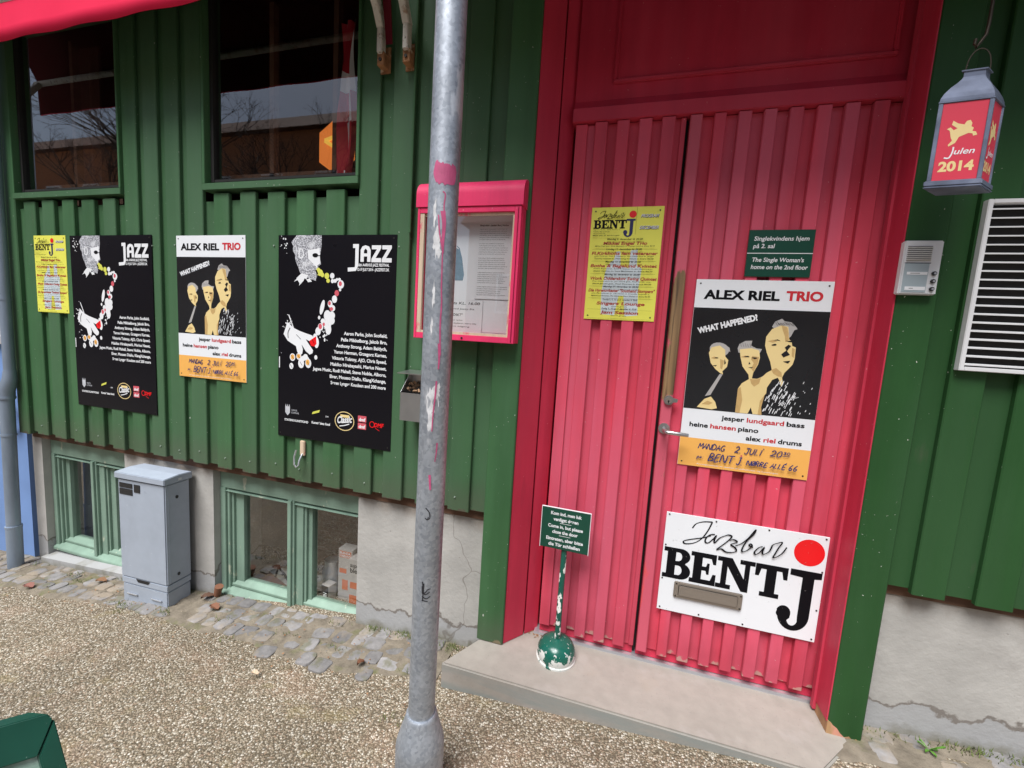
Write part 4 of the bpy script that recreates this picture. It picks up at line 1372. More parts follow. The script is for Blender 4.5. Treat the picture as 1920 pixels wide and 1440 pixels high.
hood += [(-.018 - .058 * math.sin(a), .520 + .055 * math.cos(a)) for a in [i * math.pi / 2 / 8 for i in range(9)]]
hood += [(-.076, .475)]
NP(G().prism_x(hood, cx0 - .004, cx1 + .004), 'hood', M['case_pink'], smooth=True)
g = G()
fx0, fx1, fz0, fz1 = cx0 + .002, cx1 - .002, cz0 - .002, .4735
g.box(fx0, fx0 + .010, -.072, -.0585, fz0, fz1)
g.box(fx1 - .024, fx1, -.072, -.0585, fz0, fz1)
g.box(fx0 + .010, fx1 - .024, -.0715, -.0585, fz1 - .020, fz1)
g.box(fx0 + .010, fx1 - .024, -.0715, -.0585, fz0, fz0 + .022)
g.box(fx1 - .012, fx1 - .009, -.0745, -.0722, fz0 + .004, fz1 - .004)
D_ = NP(g, 'case_door', M['case_pink'], bevel=.0015)
b = MatB('peeling_cream_wood', (.62, .48, .34), .75)
M['peel'] = b.vary(30, .25, 6, (1, 1, .1)).spots(24, .58, (.7, .1, .16), .04, 5, (1, 1, .3), .8).done()
g = G()
g.box(fx0 + .0105, fx0 + .027, -.0695, -.0585, fz0 + .0225, fz1 - .0205)
g.box(fx0 + .0275, fx1 - .0245, -.0690, -.0585, fz0 + .0225, fz0 + .032)
g.box(fx0 + .0275, fx1 - .0245, -.0635, -.0585, fz1 - .030, fz1 - .0205)
g.box(fx1 - .030, fx1 - .0245, -.0690, -.0585, fz0 + .033, fz1 - .031)
P(g, 'peeling_bead', M['peel'], D_)
P(quad(fx0 + .0275, fx1 - .031, -.0610, fz0 + .033, fz1 - .031), 'pane', M['glass'], D_)
P(G().disc_y(-.597, fz0 + .010, .004, -.0735, -.0716, 12), 'keyhole', M['dark'], D_)

def paper(name, label, x, z, wd, ht, y, roll=0., mat='paper'):
    return sheet(name, label, 'notice', wd, ht, M[mat], (x, y, z), roll, .0008, pins=False)
S = paper('notice', 'white notice with a page of dense small print inside the pink case, upper right', -.574, .149, .137, .286, -.0150, .004)
a = Art(.0002)
a.text('Bestyrelsen - Jazzbar Bent J Aarhus', .006, .270, .006, .118, .02, .15)
for i in range(33):
    v = .258 - i * .0076
    if i % 7 == 6:
        continue
    a.text(rnd.choice(('kære gæster vi byder velkommen til en ny sæson med jazz', 'musikken begynder klokken tyve og baren er altid åben før', 'entre betales i døren og medlemmer får rabat hele året', 'program og priser findes på tavlen ved siden af døren her')), .006, v, .0032, rnd.uniform(.10, .130))
a.obj('lettering', M['ink'], S)
S = paper('notice', 'white notice with a blue jacket picture, half hidden by the metal pole', -.786, .140, .212, .292, -.0138, .004)
a = Art(.0002)
a.poly([(.086, .077), (.158, .077), (.162, .10), (.150, .165), (.138, .200), (.122, .212), (.105, .210), (.09, .19)])
M['denim'] = flat('blue_jacket_print', (.10, .20, .27), .7, var=.3, sc=60)
a.obj('jacket_print', M['denim'], S)
a = Art(.0004)
a.stroke([(.124, .209), (.120, .16), (.121, .079)], .004)
a.stroke([(.122, .206), (.134, .196)], .004)
a.obj('pale_line', M['paper'], S)
S = paper('notice', 'white notice announcing the 16.00 concert at the bottom of the pink case', -.781, .018, .241, .126, -.0146, .003)
a = Art(.0002)
a.text('Koncerts KL. 16.00', .05, .108, .0095, .228, .015, .25)
a.text('Musik ved Jazzy fra', .07, .088, .006, .206, .005, .25)
a.text('"JAZZAKT"', .09, .063, .0095, .158, .015, .25)
a.text('Trommer og bas', .09, .045, .0045, .160, .0)
a.text('Vi ses i Jazzbaren, Nørre Allé', .09, .033, .0045, .218, .005)
a.text('Gratis adgang', .09, .021, .0045, .190)
a.obj('lettering', M['ink'], S)
S = paper('notice', 'blank white sheet pinned in the lower right corner of the pink case', -.539, .022, .102, .123, -.0136, .002)

# ================================================================== SMALL THINGS ON THE WALL
T = thing('ashtray_box', 'stainless wall ashtray with a flat lid behind the metal pole', 'ashtray', (-.775, 0, -.345))
def TP(g, name, mat, **k):
    return P(g, name, mat, T, -.775, 0, -.345, **k)
g = G()
bx0, bx1 = -.838, -.715
g.prism_x([(-.088, -.343), (-.004, -.343), (-.004, -.340), (-.085, -.340), (-.085, -.232), (-.088, -.232)], bx0 + .002, bx1 - .002)
for a in ((bx0, bx0 + .0018), (bx1 - .0018, bx1)):
    g.prism_x([(-.088, -.343), (-.002, -.343), (-.002, -.152), (-.012, -.152), (-.088, -.230)], *a)
g.box(bx0 + .002, bx1 - .002, -.004, -.0005, -.343, -.152)
TP(g, 'box', M['steel'])
TP(G().prism_x([(-.098, -.157), (-.0005, -.150), (-.0005, -.147), (-.098, -.154)], bx0 - .012, bx1 + .012), 'lid', M['steel'], bevel=.0007)
g = G()
for i in range(34):
    x, y = rnd.uniform(bx0 + .01, bx1 - .01), rnd.uniform(-.078, -.02)
    a = rnd.uniform(0, 3.1)
    z = -.228 + rnd.uniform(0, .022) + (y + .05) * .3
    g.tube([(x, y, z), (x + .018 * math.cos(a), y + .018 * math.sin(a) * .5, z + rnd.uniform(-.004, .012))], .0038, 7)
M['butts'] = MatB('cigarette_ends', (.42, .26, .15), .9).island(.6).done()
o = TP(g, 'cigarette_ends', M['butts'])
o['kind'] = 'stuff'

T = thing('wall_hook', 'small pale metal wall hook below the right black poster', 'hook', (-1.378, 0, -.58))
def TP(g, name, mat, **k):
    return P(g, name, mat, T, -1.378, 0, -.58, **k)
TP(G().box(-1.388, -1.362, -.012, -.001, -.585, -.515), 'back_plate', M['peel'], bevel=.003)
TP(G().tube([(-1.372, -.012, -.575), (-1.372, -.030, -.600), (-1.373, -.034, -.622), (-1.380, -.040, -.632), (-1.391, -.040, -.618), (-1.394, -.036, -.585), (-1.390, -.03, -.555)], .004, 10), 'hook_rod', M['alu'], smooth=True)

# entry phone
T = thing('entry_phone', 'white entry phone with three round buttons on the dark green door post', 'intercom', (.808, -.012, .208))
def TP(g, name, mat, **k):
    return P(g, name, mat, T, .808, -.012, .208, **k)
M['phone'] = flat('white_plastic', (.66, .67, .68), .35, var=.03)
ix0, ix1, iz0, iz1 = .757, .849, .206, .359
TP(G().box(ix0, ix1, -.034, -.0123, iz0, iz1), 'housing', M['phone'], bevel=.003)
g = G()
for i in range(7):
    z = iz1 - .018 - i * .0058
    g.prism_x([(-.0345, z), (-.039, z - .0015), (-.0345, z - .0042)], ix0 + .008, ix0 + .066)
TP(g, 'speaker_ribs', M['phone'])
g = G()
for i in range(8):
    z = iz1 - .0165 - i * .0058
    g.box(ix0 + .008, ix0 + .066, -.0348, -.0340, z - .0008, z + .0006)
g.box(ix0 + .006, ix0 + .068, -.0348, -.0340, iz0 + .0885, iz0 + .0905)
TP(g, 'speaker_slots', M['rubber'])
M['tint'] = flat('blue_grey_name_panel', (.36, .43, .46), .2, var=.05)
np_ = TP(G().box(ix0 + .007, ix0 + .065, -.0352, -.0335, iz0 + .006, iz0 + .088), 'name_panel', M['tint'], bevel=.0005)
g = G()
for zz in (.030, .052):
    g.box(ix0 + .014, ix0 + .063, -.0359, -.0354, iz0 + zz + (.004 if zz > .04 else -.018), iz0 + zz + (.012 if zz > .04 else -.008))
P(g, 'name_card', M['paper'], np_)
g = G()
g.box(ix0 + .022, ix0 + .045, -.0362, -.0360, iz0 + .0595, iz0 + .0607)
g.box(ix0 + .024, ix0 + .034, -.0362, -.0360, iz0 + .0165, iz0 + .0177)
P(g, 'name_line', M['ink'], np_)
for i, z in enumerate((.060, .038, .016)):
    bt = TP(G().disc_y(ix1 - .0135, iz0 + z, .0058, -.0385, -.0342, 18), 'button', M['rubber'], smooth=True)
    P(G().disc_y(ix1 - .0125, iz0 + z, .0030, -.0393, -.0386, 12), 'button_centre', M['alu'], bt)

# louvred grille on the right
M['slatwhite'] = flat('pale_slat_paint', (.70, .70, .70), .4, var=.05)
T = thing('ventilation_grille', 'aluminium ventilation grille with horizontal slats on the dark green cladding', 'grille', (1.22, 0, -.003))
def TP(g, name, mat, **k):
    return P(g, name, mat, T, 1.22, 0, -.003, **k)
gx0, gx1, gz0_, gz1_ = .940, 1.50, -.006, .474
g = G()
for a in ((gx0, gx0 + .012, gz0_, gz1_), (gx1 - .012, gx1, gz0_, gz1_)):
    g.box(a[0], a[1], -.022, -.001, a[2], a[3])
g.box(gx0 + .012, gx1 - .012, -.022, -.001, gz1_ - .012, gz1_)
g.box(gx0 + .012, gx1 - .012, -.022, -.001, gz0_, gz0_ + .012)
TP(g, 'frame', M['slatwhite'], bevel=.0015)
for i in range(19):
    z = gz0_ + .016 + i * .0242
    TP(G().prism_x([(-.0195, z), (-.0195, z + .0036), (-.006, z + .007), (-.006, z + .0055), (-.0180, z + .0020), (-.0180, z)], gx0 + .0125, gx1 - .0125), 'slat', M['slatwhite'])
TP(G().box(gx0 + .012, gx1 - .012, -.0035, -.0012, gz0_ + .012, gz1_ - .012), 'backing', M['dark'])

# ================================================================== LANTERN
LP = Vector((.782, -.163, .450))
LN = thing('christmas_lantern', 'red and zinc lantern with gold angel and the year 2014 hanging by the door', 'lantern', LP)
hw = .056
def plan(g, turn=0):
    out = []
    for x, y, z in g.v:
        x, y = x * math.cos(turn) - y * math.sin(turn), x * math.sin(turn) + y * math.cos(turn)
        a_, b_ = x / (2 * hw), y / (2 * hw)
        out.append((a_ * .095 + b_ * .050, a_ * -.010 + b_ * .047, z * .953))
    g.v = out
    return g
def lant(g, name, mat, parent=LN, **k):
    return plan(g).obj(name, mat, parent, **k)
g = G()
g.box(-hw - .010, hw + .010, -hw - .010, hw + .010, 0, .006)
g.prism_z([(-hw - .010, -hw - .010), (hw + .010, -hw - .010), (hw + .010, hw + .010), (-hw - .010, hw + .010)], .006, .020)
lant(g, 'tray', M['zinc'], bevel=.002)
g = G()
for sx in (-1, 1):
    for sy_ in (-1, 1):
        g.box(sx * hw - .005, sx * hw + .005, sy_ * hw - .005, sy_ * hw + .005, .0202, .215)
g.box(-hw - .006, hw + .006, -hw - .006, hw + .006, .2152, .220)
lant(g, 'corner_bars', M['zinc'], bevel=.001)
# domed square roof
prof = [(hw + .004, .2203), (hw + .003, .228), (hw - .002, .240), (hw - .012, .256), (hw - .024, .270), (.026, .279), (.024, .284), (.024, .296), (.029, .297), (.029, .300)]
vs, fs = [], []
for r, z in prof:
    vs += [(-r, -r, z), (r, -r, z), (r, r, z), (-r, r, z)]
for i in range(len(prof) - 1):
    for k in range(4):
        fs.append((i * 4 + k, i * 4 + (k + 1) % 4, i * 4 + 4 + (k + 1) % 4, i * 4 + 4 + k))
fs.append((0, 3, 2, 1))
n4 = len(vs) - 4
fs.append((n4, n4 + 1, n4 + 2, n4 + 3))
lant(G().add(vs, fs), 'dome', M['zinc'])
hp = [(-.027 * math.cos(t), 0, .300 + .055 * math.sin(t) ** .8 if t not in (0, math.pi) else .298) for t in [math.pi * i / 14 for i in range(15)]]
lant(G().tube(hp, .0016, 8), 'handle', M['iron'], smooth=True)
M['lanred'] = flat('red_lantern_panel', (.66, .045, .08), .45, var=.05)
for k in range(4):
    e = plan(G().box(-hw + .0055, hw - .0055, -hw - .001, -hw + .001, .021, .2148), k * math.pi / 2).obj('panel', M['lanred'], LN)
    if k > 1:
        continue
    a = Art(hw + .0015)
    pp = [(-.022, .170), (-.010, .162), (.004, .158), (.008, .166), (.016, .168), (.021, .160), (.020, .152), (.026, .148), (.024, .140), (.032, .138), (.036, .130), (.027, .128), (.025, .134), (.016, .136), (.006, .132), (-.004, .128),
          (-.010, .114), (-.024, .106), (-.026, .110), (-.018, .120), (-.022, .128), (-.027, .146), (-.034, .150), (-.026, .154), (-.018, .146), (-.010, .150), (-.024, .160)]
    a.poly(pp)
    plan(a.g, k * math.pi / 2).obj('angel_print', M['cream'], e)
    a = Art(hw + .0015)
    a.text('2014', -.040, .044, .023, .040, .04)
    plan(a.g, k * math.pi / 2).obj('year_lettering', M['cream'], e)
    a = Art(hw + .0017)
    a.stroke([(-.012, .104), (-.013, .090), (-.019, .077), (-.030, .078)], .0036, sm=True)
    a.text('ulen', -.010, .085, .0145, .035, .012, .3)
    plan(a.g, k * math.pi / 2).obj('white_lettering', M['whiteink'], e)
T = thing('hanging_rod', 'thin dark iron rod with a hook holding the red lantern from the awning', 'hook', (.777, -.162, .80))
g = G().tube([(.012, 0, 1.372 - .80), (.012, 0, .045), (.010, 0, .02), (.0, 0, .002), (-.006, 0, -.008), (-.010, 0, .0), (-.009, 0, .012)], .0035, 10)
g.obj('hook_rod', M['iron'], T, smooth=True)

# ================================================================== CABLE CABINET
CR = rad(2.0)
CB = thing('cable_cabinet', 'grey metal cable cabinet standing on the cobbles against the plinth', 'cabinet', (-2.405, -.108, gz(-2.27) - .02), CR)
W_, Dp, Hh = .303, .118, .675
g = G()
g.box(.004, W_ - .004, .0, Dp, -.05, .115)
CBB = g.obj('plinth_box', M['cab'], CB, bevel=.004)
g = G()
g.box(0, W_, -.003, Dp + .002, .152, Hh)
g.obj('body', M['cab'], CB, bevel=.005)
g = G().box(.002, W_ - .002, -.0015, Dp, .1165, .1505)
G().box(.001, W_ - .001, -.002, Dp, .118, .150).obj('lower_band', M['cab'], CB, bevel=.002)
lid = G().prism_x([(-.012, Hh + .002), (-.012, Hh + .033), (Dp * .5, Hh + .040), (Dp + .010, Hh + .036), (Dp + .010, Hh + .002)], -.010, W_ + .010).obj('lid', M['cab'], CB, bevel=.003)
G().box(W_ + .0098, W_ + .012, .055, .072, Hh + .010, Hh + .022).obj('lid_catch', M['alu'], lid, bevel=.001)
for u in (.035, .195):
    o = G().box(u, u + .07, -.007, -.0015, .060, .068).obj('vent_slot', M['alu'], CB, bevel=.002)
G().prism_y([(.10, .151), (.19, .151), (.178, .136), (.112, .136)], -.004, -.0018).obj('grip_recess', M['dark'], CB)
for u0, u1, v0, v1 in ((.012, .098, .630, .655), (.012, .098, .594, .626), (.108, .148, .614, .655)):
    pl_ = G().box(u0, u1, -.0055, -.003, v0, v1).obj('name_plate', M['rubber'], CB, bevel=.001)
    a = Art(.0058)
    for q in range(2):
        a.rect(u0 + .008, v0 + .008 + q * .009, u1 - .010, v0 + .010 + q * .009)
    a.obj('plate_line', M['darkgrey'], pl_)
for v in (.60, .19):
    g = G().prism_x([(.055 + .007 * math.cos(t), v + .009 * math.sin(t)) for t in [k * math.pi / 6 for k in range(12)]], W_ - .001, W_ + .002)
    g.obj('bolt', M['rubber'], CB)
G().box(W_ - .001, W_ + .0012, .012, .016, .16, Hh - .01).obj('seam', M['cab'], CB)

# ================================================================== STANDING SIGN BY THE DOOR
ST = thing('standing_sign', 'green enamel sign on a chipped pole with round foot on the doorstep', 'sign', (-.158, .008, -1.247))
prof = [(.078, 0), (.078, .006), (.073, .008), (.076, .022), (.074, .040), (.066, .058), (.052, .071), (.030, .079), (.016, .081)]
G().lathe(prof, 40).obj('foot', M['chipbase'], ST, smooth=True)
G().lathe([(.0125, .075), (.0115, .080), (.0115, .480), (.011, .482)], 16).obj('pole', M['chipgreen'], ST, (-.0, 0, 0), smooth=True)
pl_ = G().box(-.094, .092, -.018, -.0125, .456, .618).obj('plate', M['signgreen'], ST, rot=(0, 0, rad(-2)), bevel=.0015)
g = G()
for a in ((-.0955, -.0935, .4545, .6195), (.0918, .0938, .4545, .6195)):
    g.box(a[0], a[1], -.0185, -.0125, a[2], a[3])
g.box(-.0935, .0918, -.0185, -.0125, .6182, .6202)
P(g, 'white_edge', M['whiteink'], pl_)
a = Art(.0184)
for t_, v, wd in (('Kom ind, men luk', .592, .118), ('venligst døren', .569, .096), ('Come in, but please', .541, .134), ('close the door', .519, .098), ('Eintreten, aber bitte', .490, .142), ('die Tür schließen', .468, .122)):
    a.text(t_, -wd / 2, v, .0125, wd / 2, .03)
for v in (.5605, .5105):
    a.rect(-.022, v, .022, v + .0016)
a.obj('lettering', M['whiteink'], pl_)

# ================================================================== LAMP POST
PX_, PY_ = -.470, -.539
PO = thing('street_pole', 'galvanised steel street pole with pink paint smears in front of the green wall', 'pole', (PX_, PY_, gz(PX_)))
zb = gz(PX_)
def lz(z):
    return z - zb
G().lathe([(.0372, lz(-1.09)), (.0375, lz(-.5)), (.037, lz(3.4))], 40).obj('shaft', M['galv'], PO, smooth=True)
pr = [(.069, -.15), (.069, lz(-1.172)), (.067, lz(-1.158)), (.060, lz(-1.135)), (.051, lz(-1.105)), (.045, lz(-1.085)), (.0435, lz(-1.076)), (.041, lz(-1.073)), (.0374, lz(-1.074))]
G().lathe(pr, 40).obj('base_sleeve', M['galv'], PO, smooth=True)
# paint and marker on the shaft: flat marks wrapped round the tube
az0 = math.atan2(-1.511 - PY_, 0 - PX_)          # towards the photographer
def wrap(a, name, mat):
    r = .0376
    vs = []
    for u, y, v in a.g.v:
        t = az0 + u / r
        rr = r - y
        vs.append((rr * math.cos(t), rr * math.sin(t), lz(v)))
    g = G()
    g.v, g.f = vs, a.g.f
    return g.obj(name, mat, PO, smooth=True)
def blot(a, u, v, ru, rv, n=26, j=.25):
    pts = [(u + ru * math.cos(t) * (1 + rnd.uniform(-j, j)), v + rv * math.sin(t) * (1 + rnd.uniform(-j, j))) for t in (2 * math.pi * k / n for k in range(n))]
    c = (u, v)
    a.raw([c] + pts, [(0, 1 + k, 1 + (k + 1) % n) for k in range(n)])
a = Art(.0002)
for k in range(7):
    blot(a, -.018 + k * .0066, .388 + rnd.uniform(-.004, .004), .010, .024, 20, .12)
for pts, w0, w1 in (([(-.002, .345), (.004, .338), (.002, .31), (.005, .28), (.001, .25), (.003, .225)], .0035, .002),
                    ([(.000, .300), (.004, .27), (.003, .23), (.004, .20)], .012, .004),
                    ([(-.010, .29), (-.006, .25), (.0, .22), (.003, .205)], .003, .003),
                    ([(.003, .21), (.004, .12), (.006, .08), (.005, .02), (.008, -.05)], .0028, .004),
                    ([(.004, -.02), (.006, -.06), (.005, -.085)], .006, .003),
                    ([(.002, -.115), (.0, -.16), (-.003, -.20), (-.004, -.245)], .004, .0025),
                    ([(.010, -.275), (.009, -.30), (.006, -.325)], .004, .002), ([(-.005, -.36), (-.002, -.40)], .006, .004)):
    a.stroke(pts, w0, w1)
wrap(a, 'pink_paint_smear', M['redpaint'])
a = Art(.0002)
for pts in ([(-.012, -.450), (-.002, -.462), (.0, -.475), (-.003, -.482)], [(-.012, -.478), (-.006, -.482), (-.004, -.474)],
            [(-.012, -.655), (-.006, -.690), (.008, -.685)], [(-.012, -.668), (-.010, -.690), (.004, -.676)], [(-.012, -.682), (.010, -.676)], [(-.012, -.697), (.0, -.703), (.010, -.697)], [(-.012, -.708), (.004, -.712)], [(-.008, -.66), (-.010, -.71)]):
    a.stroke(pts, .0032, .0024)
wrap(a, 'marker_tag', M['marker'])
M['residue'] = MatB('torn_sticker_residue', (.62, .62, .62), .7).vary(60, .25, 5).done()
a = Art(.00015)
for u, v, ru, rv in ((-.012, .225, .010, .030), (-.006, .20, .006, .012), (-.008, -.17, .014, .035), (.004, -.14, .010, .020), (-.010, -.22, .007, .025), (-.014, .10, .004, .03), (-.016, .02, .003, .02), (-.020, .30, .004, .03)):
    blot(a, u, v, ru, rv, 22, .45)
wrap(a, 'sticker_residue', M['residue'])

# ================================================================== DOWNPIPE AND NEIGHBOUR
DP = thing('downpipe', 'weathered zinc downpipe at the left end of the green wall', 'downpipe', (-3.42, -.05, gz(-3.42)))
def dpp(g, name, **k):
    return P(g, name, M['pipe'], DP, -3.42, -.05, gz(-3.42), **k)
dpp(G().tube([(-3.372, -.036, 1.9), (-3.372, -.036, -.36)], .024, 20), 'upper_pipe', smooth=True)
dpp(G().tube([(-3.372, -.036, -.355), (-3.374, -.037, -.40), (-3.384, -.041, -.44), (-3.394, -.044, -.47), (-3.396, -.044, -.52)], [.026, .030, .033, .034, .033], 20), 'elbow', smooth=True)
dpp(G().tube([(-3.396, -.044, -.50), (-3.418, -.044, -1.30)], .030, 20), 'lower_pipe', smooth=True)
dpp(G().tube([(-3.416, -.044, -1.29), (-3.424, -.044, -1.60)], .034, 20), 'shoe', smooth=True)
for z, r in ((-.36, .0265), (-.51, .036), (-.73, .0325), (-1.29, .036), (.05, .0265)):
    x = -3.372 if z > -.4 else -3.396 - (-.5 - z) * .0275
    y = -.036 if z > -.4 else -.044
    dpp(G().tube([(x, y, z - .006), (x, y, z + .006)], r, 20), 'collar', smooth=True)
dpp(G().disc_y(-3.388, -.455, .004, -.080, -.07, 10), 'bolt')

NB = thing('neighbour_house', 'blue and pale grey rendered house beyond the downpipe', 'building', (-5.5, .2, -1.6))
P(G().box(-9, -3.46, .10, 3.5, -.20, 3.4), 'upper_wall', M['greywall'], NB, -5.5, .2, -1.6)
P(G().box(-9, -3.47, .06, .0995, -1.85, -.20), 'blue_wall', M['bluewall'], NB, -5.5, .2, -1.6)
P(G().box(-9, -3.47, .03, .11, -.215, -.17), 'ledge', M['greywall'], NB, -5.5, .2, -1.6)
P(G().prism_x([(-.2, 3.4), (3.8, 3.4), (1.8, 5)], -9.1, -3.45), 'roof', M['brownwood'], NB, -5.5, .2, -1.6)
RL = tag(G().tube([(-3.50, .0, -.62), (-3.62, .0, -.50), (-3.80, .0, -.30), (-4.2, .0, -.1)], .016, 12).tube([(-3.515, .02, -.70), (-3.9, .02, -.70)], .012, 10).obj('handrail', M['alu'], None, smooth=True), 'pale metal handrail on the blue wall behind the downpipe', 'handrail')

# ================================================================== SANDWICH BOARD (corner only in view)
SB = thing('sandwich_board', 'dark green framed sandwich board with chalky panel in the near left corner', 'sandwich board', (-.80, -1.14, gz(-.8)))
SBM = Matrix.Translation((-.807, -1.137, -.620)) @ Matrix.Rotation(rad(45), 4, 'Z') @ Matrix.Rotation(rad(-15), 4, 'X')
SB.matrix_world = SBM
# local x runs along the top edge (board spreads to -x), z up, front is -y
b = MatB('dark_green_gloss', (.008, .060, .040), .28)
M['gloss'] = b.vary(12, .2, 5).spots(60, .70, (.5, .62, .55), .02, 3, amt=.7).bump(b.noise(30, 4), .3, .001).done()
def sb(g, name, mat, **k):
    return g.obj(name, mat, SB, **k)
def loft(fr_, bk_, y0, y1):
    n = len(fr_)
    return G().add([(x, y0, z) for x, z in fr_] + [(x, y1, z) for x, z in bk_],
                   [tuple(range(n)), tuple(range(n, 2 * n))[::-1]] + [(i, n + i, n + (i + 1) % n, (i + 1) % n) for i in range(n)])
sb(loft([(-.56, 0), (-.006, 0), (.001, -.010), (-.0135, -.058), (-.5465, -.058), (-.561, -.010)], [(-.545, 0), (-.034, 0), (-.026, -.010), (-.030, -.058), (-.53, -.058), (-.545, -.010)], 0, .025), 'top_rail', M['gloss'], bevel=.0015)
for sx in (0, 1):
    f_ = lambda x: x if not sx else -.56 - x
    fp = [(f_(x), z) for x, z in ((.0022, -.0115), (.205, -.86), (.172, -.86), (-.0122, -.0588))]
    bp = [(f_(x), z) for x, z in ((-.024, -.0115), (.180, -.86), (.160, -.86), (-.028, -.0588))]
    sb(loft(fp, bp, .0008, .024), 'stile', M['gloss'], bevel=.0015)
sb(loft([(-.715, -.76), (.148, -.76), (.166, -.83), (-.733, -.83)], [(-.70, -.76), (.13, -.76), (.15, -.83), (-.72, -.83)], .002, .022), 'bottom_rail', M['gloss'], bevel=.0015)
sb(loft([(-.546, -.0585), (-.014, -.0585), (.149, -.759), (-.709, -.759)], [(-.546, -.0585), (-.014, -.0585), (.149, -.759), (-.709, -.759)], .010, .016), 'chalk_panel', M['chalk'])
bk = Matrix.Rotation(rad(32), 4, 'X')
g = G()
g.box(-.56, -.504, 0, .022, -.83, 0)
g.box(-.10, -.044, 0, .022, -.83, 0)
g.box(-.504, -.10, .0005, .022, -.08, 0)
g.box(-.504, -.10, .006, .016, -.75, -.08)
g.v = [tuple(bk @ Vector(p) + Vector((0, .030, -.024))) for p in g.v]
sb(g, 'back_leaf', M['gloss'])

# ================================================================== PLANTS AND LEAVES
DN = thing('dandelion', 'small green dandelion at the foot of the right plinth', 'weed', (1.055, .004, gz(1.05) + .010))
def leaf_mesh(L_, w_, lift, az, droop):
    g = G()
    n = 9
    for i in range(n + 1):
        t = i / n
        ww = w_ * (math.sin(math.pi * min(1, t * .92 + .03)) ** .7) * (.35 + .65 * t) * (1 + .28 * math.sin(t * 34))
        r = L_ * t
        z = lift * t - droop * t * t
        c, s_ = math.cos(az), math.sin(az)
        for q, zz in ((-1, .006 * t), (0, 0), (1, .006 * t)):
            g.v.append((r * c - q * ww * s_, r * s_ + q * ww * c, z + zz))
    for i in range(n):
        for k in range(2):
            a_ = i * 3 + k
            g.f.append((a_, a_ + 1, a_ + 4, a_ + 3))
    return g
for L_, w_, lift, az, dr in ((.034, .0075, .036, -.5, .004), (.036, .007, .026, 3.3, .006), (.026, .006, .012, -1.4, .012), (.024, .0055, .020, 2.5, .006), (.024, .006, .010, -2.4, .010), (.026, .006, .008, .1, .008), (.018, .005, .024, -1.0, .003)):
    leaf_mesh(L_, w_, lift, az, dr).obj('leaf', M['leaf'], DN, smooth=True)

# grass tufts and moss in the joints: uncountable
g = G()
spots = [(-2.95, -.02, 26), (-2.85, -.06, 30), (-2.36, -.145, 40), (-2.09, -.13, 34), (-2.3, -.18, 20), (-3.35, .0, 30), (-1.2, .02, 30), (-1.0, .035, 70), (-.85, .035, 90), (-.72, .03, 90), (-.62, .02, 70),
         (-1.35, -.1, 20), (-1.1, -.12, 16), (-.7, -.15, 16), (.95, .03, 30), (1.2, .03, 90), (1.35, .03, 90), (1.12, .035, 40), (-2.6, .03, 30), (-.68, -.36, 22), (-1.75, -.1, 14), (-1.6, -.2, 18)]
for x, y, n in spots:
    for k in range(n):
        px, py = x + rnd.gauss(0, .035), min(y + rnd.gauss(0, .012), .045)
        h, a_ = rnd.uniform(.006, .022), rnd.uniform(0, 6.28)
        dx, dy = math.cos(a_), math.sin(a_)
        wv = .0016
        z = gz(px) + .008
        g.add([(px - dy * wv, py + dx * wv, z), (px + dy * wv, py - dx * wv, z), (px + dx * h * .6, py + dy * h * .6, z + h)], [(0, 1, 2)])
o = g.obj('grass_tufts', M['moss'])
o['kind'] = 'stuff'

def dry_leaf(x, y, s_, az, label, mat):
    g = G()
    n = 7
    for i in range(n + 1):
        t = i / n
        ww = s_ * .33 * math.sin(math.pi * t) ** .7 * (1 + .2 * math.sin(t * 25))
        for q in (-1, 0, 1):
            X_, Y_ = s_ * (t - .5), q * ww
            g.v.append((X_ * math.cos(az) - Y_ * math.sin(az), X_ * math.sin(az) + Y_ * math.cos(az), .012 + .010 * abs(q) + .006 * math.sin(t * 4)))
    for i in range(n):
        for k in range(2):
            a_ = i * 3 + k
            g.f.append((a_, a_ + 1, a_ + 4, a_ + 3))
    o = g.obj('fallen_leaf', mat, None, (x, y, gz(x) + .004), smooth=True)
    return tag(o, label, 'leaf', 'fallen leaves on the cobbles')
M['leafred'] = flat('red_brown_leaf', (.20, .085, .045), .8)
M['leafpink'] = flat('reddish_leaf', (.24, .10, .075), .8)
dry_leaf(-2.70, -.035, .055, .4, 'tan dry leaf lying below the left basement window', M['dryleaf'])
dry_leaf(-3.02, -.175, .06, .1, 'reddish leaf on the cobbles near the downpipe', M['leafpink'])
dry_leaf(-1.98, .01, .06, .9, 'dark curled leaf beside the grey cabinet', M['brownwood'])
dry_leaf(-1.86, -.05, .06, -.1, 'orange brown leaf below the middle basement window', M['leafred'])
dry_leaf(-.93, -.17, .035, 1.2, 'small brown leaf on the cobbles left of the pole', M['leafred'])
dry_leaf(-1.30, -.33, .03, .2, 'pale leaf on the paving below the middle basement window', M['peel'])
g = G()
for i in range(260):
    x = rnd.choice((rnd.uniform(-3.3, -.6), rnd.uniform(-3.3, -.6), rnd.uniform(-.27, .1)))
    if x > -.4:
        x, y, z = rnd.gauss(-.25, .02), rnd.gauss(.11, .015), -1.246
    else:
        y, z = rnd.uniform(-.3, .03), gz(x) + .012
    s_, a_ = rnd.uniform(.003, .010), rnd.uniform(0, 6.28)
    g.add([(x, y, z), (x + s_ * math.cos(a_), y + s_ * math.sin(a_), z + .002), (x + s_ * math.cos(a_ + 1.2), y + s_ * math.sin(a_ + 1.2), z + rnd.uniform(0, .004))], [(0, 1, 2)])
o = g.obj('leaf_litter', M['dryleaf'])
o['kind'] = 'stuff'

